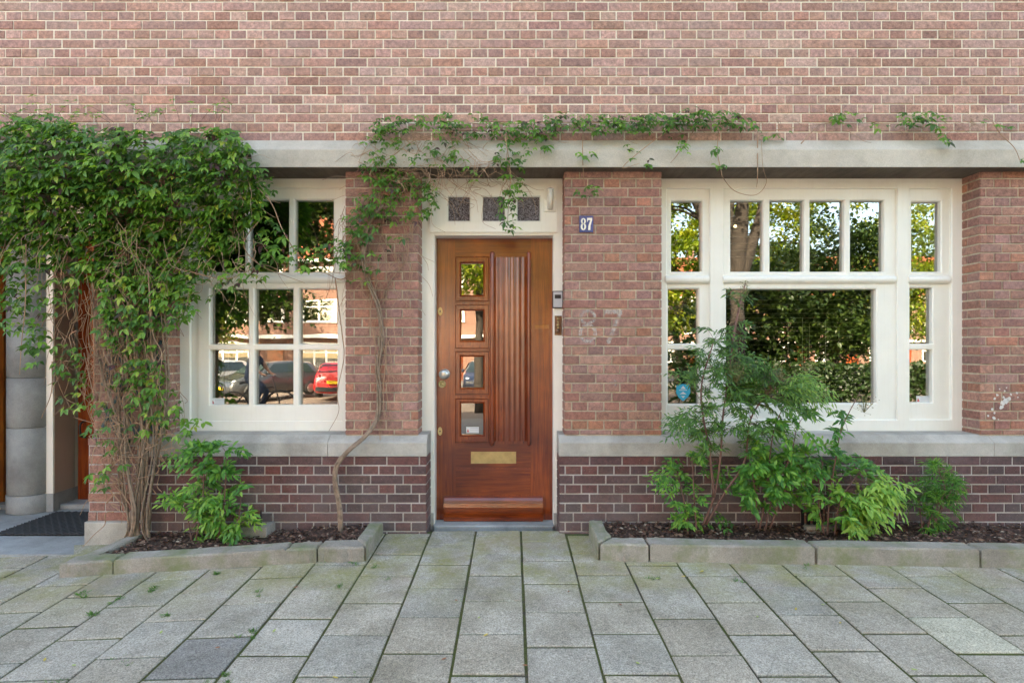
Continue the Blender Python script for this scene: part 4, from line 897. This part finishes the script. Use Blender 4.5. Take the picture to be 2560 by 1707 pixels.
e4=shrub('shrub','bright shrub hanging over the kerb with one tall stem of small buds',(1905,1238,B0),[[(1900,1240,B0),(1905,1150,-.27),(1920,1050,-.27),(1935,980,-.26),(1975,900,-.24)],[(1915,1240,B0),(1930,1150,-.3),(1970,1090,-.3)],[(1895,1236,B0),(1880,1150,-.27),(1890,1060,-.27)]],
  [(1980,1130,60,35,46,.8),(2050,1110,35,20,18,.85),(2035,1150,42,30,48,.9),(1920,1150,60,40,30,.6),(1990,1180,50,30,24,.85),(2000,1225,30,22,28,.85),(1860,1140,35,20,10,.6),(1910,1050,45,30,28,.35),(1960,1060,50,22,14,.4),(1880,1080,40,30,18,.4),(1955,960,28,30,8,.3),(1940,1000,30,25,12,.3),(2020,1070,35,10,6,.5)],M['nandina'],.052,1.0,.006,depth=(-.42,-.14),npin=3)
# buds on flower heads
def buds(parent,cx,cy,rx,ry,n,Y):
    mb=MB(); mb.smooth=True
    for _ in range(n):
        p=at(cx+rx*random.gauss(0,.5),cy+ry*random.gauss(0,.5),Y+rj(.04)); r=random.uniform(.002,.0036); mb.lathe([(r*.3,-r),(r,0),(r*.3,r)],p,'z',6)
        if random.random()<.4: mb.tube([p,at(cx,cy+ry,Y)],.0007,.0009,3)
    mb.build('buds',M['bud'],parent)
M['bud']=simple('small_buds',(.22,.20,.08),.7,.4,50,0)
buds(e4,1985,925,22,22,90,-.24)
tall=[o for o in bpy.data.objects if o.name.startswith('shrub') and o.get('label','').startswith('tallest')][0]
buds(tall,1710,665,14,22,80,-.16); buds(tall,1855,850,30,25,110,-.3); buds(tall,1790,860,26,22,90,-.38); buds(tall,1690,850,28,28,90,-.4)
shrub('shrub','low wiry shrub with thread fine leaves at the right end of the bed',(2135,1240,B0),[[(2125,1240,B0),(2140,1180,-.25),(2170,1130,-.25),(2160,1090,-.24)],[(2130,1240,B0),(2165,1160,-.25),(2190,1120,-.24)],[(2120,1236,B0),(2115,1190,-.25),(2110,1150,-.24)]],
  [(2150,1110,50,30,60,.4),(2185,1110,40,30,34,.45),(2110,1140,35,25,26,.4),(2150,1070,25,25,20,.5),(2150,1230,50,22,36,.5),(2170,1150,45,25,30,.45),(2155,1190,40,25,22,.4)],M['nandina'],.046,.30,.006,npin=5)
# ---------------------------------------------------------------- weeds, moss and fallen leaves
ls=LeafSet()
def tuft(x,y,n,h,v=.7):
    for _ in range(n):
        a=random.random()*2*PI; d=Vector((math.cos(a)*.8,math.sin(a)*.8,random.uniform(.3,1.2))); p=Vector((x+rj(.012),y+rj(.012),gz(x,y)-.002)); ls.one(p,d,(math.sin(a),-math.cos(a),.4),h*random.uniform(.2,.6),.09,min(1,v+rj(.25)))
spots=[(350,1340,22,.05),(195,1345,16,.06),(265,1365,16,.05),(215,1390,14,.06),(490,1310,16,.05),(370,1408,12,.06),(735,1288,14,.04),(790,1285,12,.035),(810,1293,14,.05),(785,1345,12,.04),(560,1455,26,.04),(575,1460,26,.03),(300,1512,18,.03),(520,1557,30,.035),(480,1560,20,.03),(810,1555,8,.03),(900,1330,10,.03),(1060,1375,8,.02),(1208,1450,10,.02),(1500,1330,10,.05),(1700,1335,8,.05),(260,1505,8,.03),(1850,1300,8,.05),(600,1360,10,.05),(860,1300,8,.05),(120,1560,12,.04)]
for qx,qy,n,h in spots:
    D=1750.3/(qy-758); x=(qx-CX)*D/FQ
    for _ in range(3): tuft(x+rj(.03),D-CAMD+rj(.03),n,h,.5)
for _ in range(1300):                                                # moss cushions along the joints
    col=random.randint(-12,13); x=.0556+(col-1)*TW+rj(.004); y=random.uniform(-2.0,-.55); tuft(x,y,3,.011,.3)
o=ls.build('weeds',M['nandina'],None,0); tag(o,'grass tufts and moss growing in the paving joints','weeds',kind='stuff')
M['leaf_y']=simple('yellow_leaf',(.55,.42,.08),.6,.2,20,.1); M['leaf_b']=simple('brown_leaf',(.28,.12,.06),.7,.2,20,.1); M['leaf_g']=simple('pale_green_leaf',(.33,.42,.12),.6,.2,20,.1)
def fallen(qx,qy,mat,lab,s,g=None):
    D=1750.3/(qy-758); x=(qx-CX)*D/FQ; y=D-CAMD; mb=MB(); a=random.random()*2*PI; ca,sa=math.cos(a),math.sin(a); pts=[]
    for (u,w,h) in [(-1,0,0),(-.5,.32,.12),(.2,.38,.2),(1,0,.28),(.2,-.38,.12),(-.5,-.32,.06),(0,0,.02)]: pts.append((x+s*(u*ca-w*sa),y+s*(u*sa+w*ca),gz(x,y)+.005+h*s))
    mb.add(pts,[(0,6,1),(1,6,2),(2,6,3),(3,6,4),(4,6,5),(5,6,0)]); o=mb.build('fallen_leaf',mat); tag(o,lab,'leaf',g)
fallen(1612,1314,M['leaf_y'],'largest fallen leaf, yellow and pink, on the slab below the long mossy kerb',.024)
for q in ((1116,1460),(770,1558),(103,1498),(1930,1432),(1828,1400),(1570,1325)): fallen(*q,M['leaf_y'],'small yellow leaf fallen on the grey paving slabs',.013,'yellow fallen leaves')
for q in ((1048,1380),(500,1488),(1306,1360),(1020,1515),(1206,1530),(680,1350),(1425,1390)): fallen(*q,M['leaf_b'],'small brown leaf fallen on the grey paving slabs',.013,'brown fallen leaves')
for q in ((1465,1525),(1740,1418),(1890,1390),(170,1515),(370,1445),(630,1450),(2100,1540),(1100,1420),(1510,1330)): fallen(*q,M['leaf_g'],'small pale green leaf fallen on the grey paving slabs',.013,'green fallen leaves')
exec_extra = True
# ================================================================= across the street (seen in the window reflections)
def tree(name,lab,x,y,h,trunk,limbs,crown,n,mat,seed,lf=.16):
    random.seed(seed); e=empty(name,(x,y,gz(x,y))); tag(e,lab,'tree','street trees reflected in the windows'); z0=gz(x,y)
    mb=MB(); ends=[]
    mb.tube(crv([(x,y,z0-.1),(x+rj(.05),y,z0+h*.4),(x+rj(.1),y,z0+h)],5),trunk,trunk*.75,10,.05)
    for (dx,dy,dz,r) in limbs:
        pts=crv([(x,y,z0+h-.1),(x+dx*.4+rj(.1),y+dy*.4,z0+h+dz*.5),(x+dx,y+dy,z0+h+dz)],6); mb.tube(pts,r,r*.5,8,.05)
        for q in pts[5::2]:
            for _ in range(2):
                d=Vector((rj(1),rj(1),rj(.4)+.35)).normalized()*random.uniform(1.1,2.4); mb.tube(crv([q,q+d*.5+Vector((0,0,.1)),q+d],3),r*.35,.012,5); ends.append(q+d)
    mb.build('trunk',M['tree_bark'],e)
    ls=LeafSet(); cl=[]
    for (cx,cy,cz,rx,rz,k) in crown:
        for _ in range(k):
            d=Vector((random.gauss(0,1),random.gauss(0,1),random.gauss(0,1))).normalized()*random.uniform(.45,1)
            cl.append(Vector((x+cx+d.x*rx,y+cy+d.y*rx,z0+cz+d.z*rz)))
    cl+=ends; per=max(1,n//len(cl))
    for c in cl:
        vb=random.random(); rr=random.uniform(.45,.85)
        for _ in range(per):
            p=c+Vector((random.gauss(0,rr*.55),random.gauss(0,rr*.55),random.gauss(0,rr*.28)))
            ls.one(p,(rj(1),rj(1),rj(.7)-.2),(rj(.6),rj(.6),1),lf*random.uniform(.6,1.2),.9,min(1,max(0,vb*.6+.4*random.random())))
    ls.build('crown',mat,e,.1); return e
tree('street_tree','forked street tree with dark leaning limbs facing the wide window',5.15,-8.8,3.0,.21,[(.15,.2,5.5,.17),(2.0,-.3,5.0,.16),(-2.2,.1,3.6,.12),(.5,-2,4,.12)],[(0,0,7.5,3.6,2.2,70),(2,-1,8.6,2.5,1.5,35),(-2.5,0,6.0,1.8,1.2,25)],10000,M['tree_leaf'],11)
tree('street_tree','street tree facing the left window with low dark boughs',-8.3,-11.5,2.9,.18,[(1.6,0,4,.13),(-1.8,.2,4.5,.13),(.4,-1,5,.12)],[(1.0,0,6.6,2.6,2.2,70),(.4,0,4.2,1.2,1.0,30),(1.5,0,3.2,.9,.8,24),(2.9,0,5.4,1.3,1.0,46)],18000,M['tree_shade'],12)
tree('street_tree','slim street tree reflected in the panes of the front door',-.9,-11.0,4.2,.13,[(.8,0,3.4,.09),(-1,.2,3.6,.09),(.1,-.8,4,.09)],[(0,0,7.8,2.6,1.9,50),(-.3,-1,5.2,2.2,1.2,40),(-.6,.3,3.6,1.5,.7,26)],11000,M['tree_leaf'],13)
for i,(x,y,s,mt,lab) in enumerate([(13.2,-24.5,1.25,'tree_leaf','tall yellow green tree across the street mirrored in the middle upper lights'),(20.5,-25.5,1.0,'tree_leaf','rounded light green tree mirrored in the narrow right light'),(8.5,-25,1.15,'tree_leaf','dense tree across the street mirrored behind the forked trunk'),(11.0,-15.2,.62,'tree_shade','small dark tree mirrored low in the big pane'),(-16,-24.5,.9,'tree_leaf','yellow green tree across the street mirrored in the lower left panes'),(2.5,-25,.95,'tree_leaf','tree across the street straight behind the viewer'),(27,-26,1.0,'tree_leaf','tree across the street farthest to the right')]):
    tree('far_tree',lab,x,y,2.6*s,.2*s,[(1.2*s,0,3.4*s,.13*s),(-1.3*s,.2,3.6*s,.13*s),(.1,-1,4*s,.12*s)],[(0,0,6.9*s,3.3*s,3.6*s,120),(0,0,3.6*s,2.9*s,1.4*s,60)],15000,M[mt],20+i,.2*s**.5)
tree('far_tree','low dense dark tree mirrored in the left half of the big pane',8.0,-14.6,1.3,.12,[(.6,0,1.6,.08),(-.7,.1,1.5,.08)],[(0,0,3.0,2.0,1.9,80),(0,0,1.3,1.9,.9,50)],9000,M['tree_shade'],41,.19)
# hedge
random.seed(5); ls=LeafSet()
for _ in range(9000):
    x=random.uniform(5.5,17); y=-13.2+rj(.5); z=gz(x,y)+random.random()**.7*1.25; ls.one((x,y,z),(rj(1),rj(1),rj(1)),(rj(1),1,rj(1)),random.uniform(.10,.18),.9,random.random()*.3)
o=ls.build('hedge',M['tree_shade'],None,.1); tag(o,'dark clipped hedge along the street behind the viewer','hedge')
# houses opposite
M['white_paint']=simple('white_paint',(.8,.79,.75),.5,.04,5,0); M['dark_glass']=glass_mat('far_glass',.25,0,(.05,.05,.06),0)
def far_house(x0,y0,w,lab):
    e=empty('terraced_house',(x0+w/2,y0,gz(x0,y0))); tag(e,lab,'house','terraced houses across the street'); zb=gz(x0,-20)-.05
    mb=MB(); mb.box(x0,x0+w,y0-8,y0,zb-.5,zb+7.6); mb.build('wall',M['brick_tex'],e)
    mb=MB(); mb.extrude_x([(y0-8.4,zb+7.6),(y0+.5,zb+7.6),(y0-4,zb+12.4)],x0,x0+w); rf=mb.build('roof',M['roof_tile'],e)
    mb=MB(); mb.box(x0+w-.5,x0+w+.1,y0-4.4,y0-3.6,zb+11.5,zb+13.2); mb.build('chimney',M['brick_tex'],rf)
    for (a,b,c,d,k) in ((.4,2.9,.75,2.5,3),(.5,2.7,3.7,5.1,2),(3.6,5.0,3.7,5.1,2),(.8,2.4,5.9,7.1,2),(3.7,4.9,5.9,7.1,2)):
        mb=MB(); mb.box(x0+a,x0+b,y0+.001,y0+.10,zb+c,zb+d); wn=mb.build('window',M['white_paint'],e)
        for i in range(k):
            s=(b-a-.15)/k; g=MB()
            g.box(x0+a+.12+i*s,x0+a+i*s+s,y0+.101,y0+.108,zb+c+.12,zb+c+(d-c)*.62); g.box(x0+a+.12+i*s,x0+a+i*s+s,y0+.101,y0+.108,zb+c+(d-c)*.68,zb+d-.1); g.build('pane',M['dark_glass'],wn)
    mb=MB(); mb.box(x0+3.9,x0+4.9,y0+.001,y0+.06,zb,zb+2.4); mb.build('door',M['door'],e)
    mb=MB(); mb.box(x0,x0+w,y0+.001,y0+.5,zb+2.75,zb+2.95); mb.box(x0,x0+w,y0+.001,y0+.45,zb+7.4,zb+7.6); mb.build('cornice',M['white_paint'],e)
    return e
h0=far_house(-36,-31.2,5.6,'terraced brick house with white windows and orange roof across the street')
for i in range(1,15):
    c=h0.copy(); COL.objects.link(c); c.location.x+=5.6*i
    if i>7: c.location.y-=24; c['label']='far terraced house set back behind the trees, seen only as orange roofs'; c['group']='terraced houses set back behind the trees'
    for ch in list(h0.children):
        d=ch.copy(); COL.objects.link(d); d.parent=c; d.matrix_parent_inverse=ch.matrix_parent_inverse.copy()
        for g in ch.children: k=g.copy(); COL.objects.link(k); k.parent=d; k.matrix_parent_inverse=g.matrix_parent_inverse.copy()
# cars
def car(name,lab,x,y,rot,paint,L_=4.1,W_=1.72,H_=1.45,hatch=True):
    e=empty(name,(0,0,0)); tag(e,lab,'car','cars parked across the street')
    st=[(-.5,.30,.55,.55,.80),(-.485,.24,.80,.82,.92),(-.44,.20,.92,1.18,.98),(-.36,.18,.95,1.40,1),(-.15,.18,.95,H_,1),(.05,.18,.96,H_-.03,1),(.14,.18,.96,1.28,1),(.26,.18,.93,.95,1),(.40,.20,.84,.85,.97),(.475,.24,.70,.71,.88),(.5,.32,.55,.56,.75)]
    mb=MB(); vs=[]; mb.smooth=True
    for (t,zb,zk,zt,wf) in st:
        hw=W_/2*wf; cab=.76 if zt>zk+.05 else .93
        for (a,z) in ((-.86,zb),(-1,zb+.12),(-1.0,(zb+zk)/2+.05),(-.95,zk),(-cab,zt-.05*(zt>zk+.05)),(-cab*.8,zt),(cab*.8,zt),(cab,zt-.05*(zt>zk+.05)),(.95,zk),(1.0,(zb+zk)/2+.05),(1,zb+.12),(.86,zb)): vs.append((t*L_,a*hw,z))
    n=12; m=len(st); mb.add(vs,[(j*n+k,j*n+(k+1)%n,(j+1)*n+(k+1)%n,(j+1)*n+k) for j in range(m-1) for k in range(n)]+[tuple(range(n))[::-1],tuple(range((m-1)*n,m*n))])
    mb.build('body',paint,e)
    g=MB(); hw=W_/2
    for s in (1,-1):
        q=[(-.36*L_,s*hw*.955,1.0),(.20*L_,s*hw*.955,1.0),(.07*L_,s*hw*.80,H_-.10),(-.30*L_,s*hw*.80,H_-.10)]; g.add(q,[(0,1,2,3)[::s]])
    g.build('side_window',M['car_glass'],e)
    g=MB(); g.add([(.265*L_,-hw*.86,.97),(.265*L_,hw*.86,.97),(.105*L_,hw*.66,H_-.05),(.105*L_,-hw*.66,H_-.05)],[(0,1,2,3)]); g.build('windscreen',M['car_glass'],e)
    g=MB(); g.add([(-.462*L_,-hw*.78,1.05),(-.462*L_,hw*.78,1.05),(-.385*L_,hw*.66,H_-.1),(-.385*L_,-hw*.66,H_-.1)],[(3,2,1,0)]); g.build('rear_window',M['car_glass'],e)
    for fx in (.31,-.31):
        for s in (1,-1):
            w=MB(); w.smooth=True; c=(fx*L_,s*(hw-.09),.31)
            vs=[];
            w.lathe([(.2,-.10),(.31,-.09),(.315,0),(.31,.09),(.2,.10)],c,'y',20); wh=w.build('wheel',M['rubber'],e)
            w=MB(); w.lathe([(.2,0),(.18,.012),(.05,.02)],(c[0],c[1]+(.10 if s>0 else -.12),c[2]),'y',10); w.build('rim',M['steel'],wh)
    for s in (1,-1):
        b=MB(); b.smooth=True; b.lathe([(.02,-.09),(.10,-.05),(.11,0),(.09,.05),(.02,.09)],(.455*L_,s*hw*.70,.68),'x',14); b.build('headlight',M['lamp_glass'],e)
        b=MB(); b.smooth=True; b.lathe([(.02,-.05),(.11,-.03),(.12,.02),(.05,.06)],(-.475*L_,s*hw*.72,.86),'x',12); b.build('tail_light',M['tail'],e)
        b=MB(); b.smooth=True; b.lathe([(.02,-.1),(.07,-.06),(.08,0),(.03,.08)],(.16*L_,s*(hw+.05),1.02),'x',10); b.build('mirror',paint,e)
    b=MB(); b.box(-.53*L_,-.51*L_,-.26,.26,.58,.69); b.box(.505*L_,.52*L_,-.26,.26,.40,.51); b.build('number_plate',M['plate'],e)
    b=MB(); b.box(-.525*L_,-.47*L_,-hw*.8,hw*.8,.30,.46); b.box(.46*L_,.512*L_,-hw*.7,hw*.7,.24,.36); b.build('bumper',M['black'],e)
    e.location=(x,y,gz(0,y)-.08); e.rotation_euler=(0,0,rot)
    return e
m,nt,b=new_mat('car_glass'); b.inputs['Base Color'].default_value=(.03,.045,.05,1); b.inputs['Roughness'].default_value=.05; M['car_glass']=m
def carpaint(n,c): 
    m,nt,b=new_mat(n); b.inputs['Base Color'].default_value=(*c,1); b.inputs['Roughness'].default_value=.35; b.inputs['Coat Weight'].default_value=1; b.inputs['Coat Roughness'].default_value=.03; return m
M['lamp_glass']=carpaint('lamp_glass',(.6,.62,.65)); M['tail']=carpaint('tail_light_red',(.35,.01,.01)); M['plate']=simple('yellow_plate',(.75,.50,.03),.5,.05,5,0)
M['red_paint']=carpaint('red_car_paint',(.55,.008,.012)); M['grey_paint']=carpaint('grey_car_paint',(.05,.055,.06)); M['silver_paint']=carpaint('silver_car_paint',(.45,.46,.47)); M['blue_paint']=carpaint('dark_blue_car_paint',(.02,.03,.06))
car('parked_car','red hatchback parked with its rear to the house, mirrored in the left window',-7.15,-20.0,-PI/2-.10,M['red_paint'])
car('parked_car','dark grey hatchback with its bonnet towards the house, mirrored in the left window',-10.0,-19.2,PI/2+.55,M['grey_paint'],4.3)
car('parked_car','silver car left of the grey hatchback in the mirrored street',-13.2,-20.3,PI/2+.4,M['silver_paint'])
car('parked_car','dark blue car parked across the street opposite the front door',-1.2,-20.5,PI/2,M['blue_paint'])
# cyclist
Xp,Yp_=-5.75,-8.6; zg=gz(0,Yp_)-.08
bk=empty('bicycle',(Xp,Yp_,zg)); tag(bk,'dark city bicycle ridden past the house, mirrored in the left window','bicycle')
P3=lambda dx,z,dy=0: Vector((Xp+dx,Yp_+dy,zg+z))
for dx in (-.52,.52):
    mb=MB(); mb.tube([P3(dx+.33*math.cos(t),.34+.33*math.sin(t)) for t in np.linspace(0,2*PI,29)],.017,.017,6); w=mb.build('wheel',M['rubber'],bk)
    mb=MB()
    for k in range(8): t=k*PI/8; mb.tube([P3(dx-.31*math.cos(t),.34-.31*math.sin(t)),P3(dx+.31*math.cos(t),.34+.31*math.sin(t))],.002,.002,3)
    mb.build('spokes',M['steel'],w)
mb=MB()
for a,b in (((-.52,.34),(-.08,.30)),((-.08,.30),(-.20,.82)),((-.20,.70),(.36,.74)),((.38,.66),(-.08,.30)),((.35,.95),(.52,.34)),((-.52,.34),(-.2,.7))): mb.tube([P3(*a),P3(*b)],.015,.015,8)
mb.build('bicycle_frame',M['black'],bk)
mb=MB(); mb.tube(crv([P3(.22,1.0,-.28),P3(.34,1.04,-.1),P3(.36,1.0,0),P3(.34,1.04,.1),P3(.22,1.0,.28)],4),.012,.012,8); mb.build('handlebar',M['steel'],bk)
mb=MB(); mb.smooth=True; mb.extrude_z([(Xp-.36,Yp_-.09),(Xp-.2,Yp_-.08),(Xp-.05,Yp_-.025),(Xp-.05,Yp_+.025),(Xp-.2,Yp_+.08),(Xp-.36,Yp_+.09)],zg+.84,zg+.90); mb.build('saddle',M['black'],bk)
# rider: one skinned body
V=[(-.2,0,.94),(-.17,0,1.10),(-.10,0,1.28),(-.04,0,1.42),(-.01,0,1.50),(.01,0,1.60),(.02,0,1.68)]
E=[(i,i+1) for i in range(6)]; Rr=[.15,.13,.145,.12,.055,.085,.075]
def chain(start,pts,rs):
    p=start
    for q,r in zip(pts,rs): V.append(q); Rr.append(r); E.append((p,len(V)-1)); p=len(V)-1
    return p
for s in (1,-1):
    chain(0,[(-.16,s*.11,.92),(.18,s*.12,.78 if s>0 else .66),(.0,s*.13,.36 if s>0 else .22),(.02,s*.13,.30 if s>0 else .16),(.14,s*.13,.28 if s>0 else .14)],[.10,.068,.042,.038,.032])
    h=chain(3,[(-.03,s*.19,1.40),(.10,s*.26,1.18),(.22,s*.25,1.04)],[.058,.042,.028])
    chain(h,[(.27,s*.25,1.03)],[.030])
    for k in range(4): chain(len(V)-1 if k==0 else hp,[(.30,s*(.22+.018*k),1.04),(.315,s*(.22+.018*k),1.01)],[.009,.008]); hp=h
    chain(h,[(.25,s*.215,1.03),(.28,s*.205,1.02)],[.011,.009])
me=bpy.data.meshes.new('person'); me.from_pydata([(Xp+a,Yp_+b,zg+c) for a,b,c in V],E,[]); per=bpy.data.objects.new('person',me); COL.objects.link(per)
sk=per.modifiers.new('skin','SKIN'); sb=per.modifiers.new('sub','SUBSURF'); sb.levels=sb.render_levels=1
for i,v_ in enumerate(me.skin_vertices[0].data): v_.radius=(Rr[i],Rr[i]); v_.use_root=(i==0)
M['skin']=simple('skin',(.52,.28,.19),.6,.05,10,0); M['cloth']=simple('dark_blue_clothing',(.05,.07,.11),.9,.1,10,0); M['cap']=simple('orange_cap',(.55,.20,.06),.8,.1,10,0)
dg=bpy.context.evaluated_depsgraph_get(); me2=bpy.data.meshes.new_from_object(per.evaluated_get(dg)); per.modifiers.clear(); per.data=me2
me2.materials.clear(); me2.materials.append(M['cloth']); me2.materials.append(M['skin'])
for p in me2.polygons:
    c=p.center; p.material_index=1 if (c.z-zg>1.47 or (abs(c.y-Yp_)>.17 and c.x-Xp>.04 and c.z-zg>.9)) else 0; p.use_smooth=True
tag(per,'cyclist in dark clothes and orange cap riding a bicycle, mirrored in the left window','person')
mb=MB(); mb.smooth=True; mb.lathe([(.098,1.66),(.10,1.70),(.085,1.75),(.05,1.78),(.005,1.79)],(Xp+.01,Yp_,zg),'z',16); mb.box(Xp+.08,Xp+.17,Yp_-.06,Yp_+.06,zg+1.665,zg+1.675); mb.build('cap',M['cap'],per)
mb=MB(); mb.smooth=True
for s in (1,-1): mb.lathe([(.002,-.008),(.009,0),(.002,.008)],(Xp+.092,Yp_+s*.032,zg+1.63),'x',8)
mb.build('eyes',M['black'],per)
mb=MB(); mb.tube([(Xp+.085,Yp_,zg+1.63),(Xp+.115,Yp_,zg+1.595)],.009,.014,6); mb.build('nose',M['skin'],per)
# ---------------------------------------------------------------- light, sky, camera
EL,AZ=R(36),R(-18)                                                   # sun behind the house, a little to the left
sun=bpy.data.lights.new('sun','SUN'); sun.energy=3.1; sun.angle=R(.5); sun.color=(1,.94,.84); so=bpy.data.objects.new('sun',sun); COL.objects.link(so)
d=Vector((math.sin(AZ)*math.cos(EL),math.cos(AZ)*math.cos(EL),math.sin(EL))); so.rotation_euler=d.to_track_quat('Z','Y').to_euler()
w=bpy.data.worlds.new('World'); scene.world=w; w.use_nodes=True; nt=w.node_tree; bg=nt.nodes['Background']
sky=nt.nodes.new('ShaderNodeTexSky'); sky.sky_type='NISHITA'; sky.sun_disc=False; sky.sun_elevation=EL; sky.sun_rotation=AZ; sky.dust_density=3; sky.air_density=.8; sky.ozone_density=.6
nt.links.new(sky.outputs[0],bg.inputs[0]); bg.inputs[1].default_value=.15
cam=bpy.data.cameras.new('camera'); co=bpy.data.objects.new('camera',cam); COL.objects.link(co); scene.camera=co
co.location=(0,-CAMD,CAMZ); co.rotation_euler=(R(90),0,0); cam.sensor_width=36; cam.lens=36*FQ/2352; cam.clip_end=1000; cam.clip_start=.05
cam.shift_x=-(CX-1176)/2352; cam.shift_y=(HZ-784)/2352
scene.render.resolution_x=1024; scene.render.resolution_y=682
vs=scene.view_settings; vs.view_transform='Standard'; vs.look='None'; vs.exposure=3.25; vs.gamma=1
vs.use_white_balance=True; vs.white_balance_temperature=8250; vs.white_balance_tint=6
for o in COL.objects:
    if o.parent and o.parent.parent and o.parent.parent.parent: print('DEPTH', o.name)
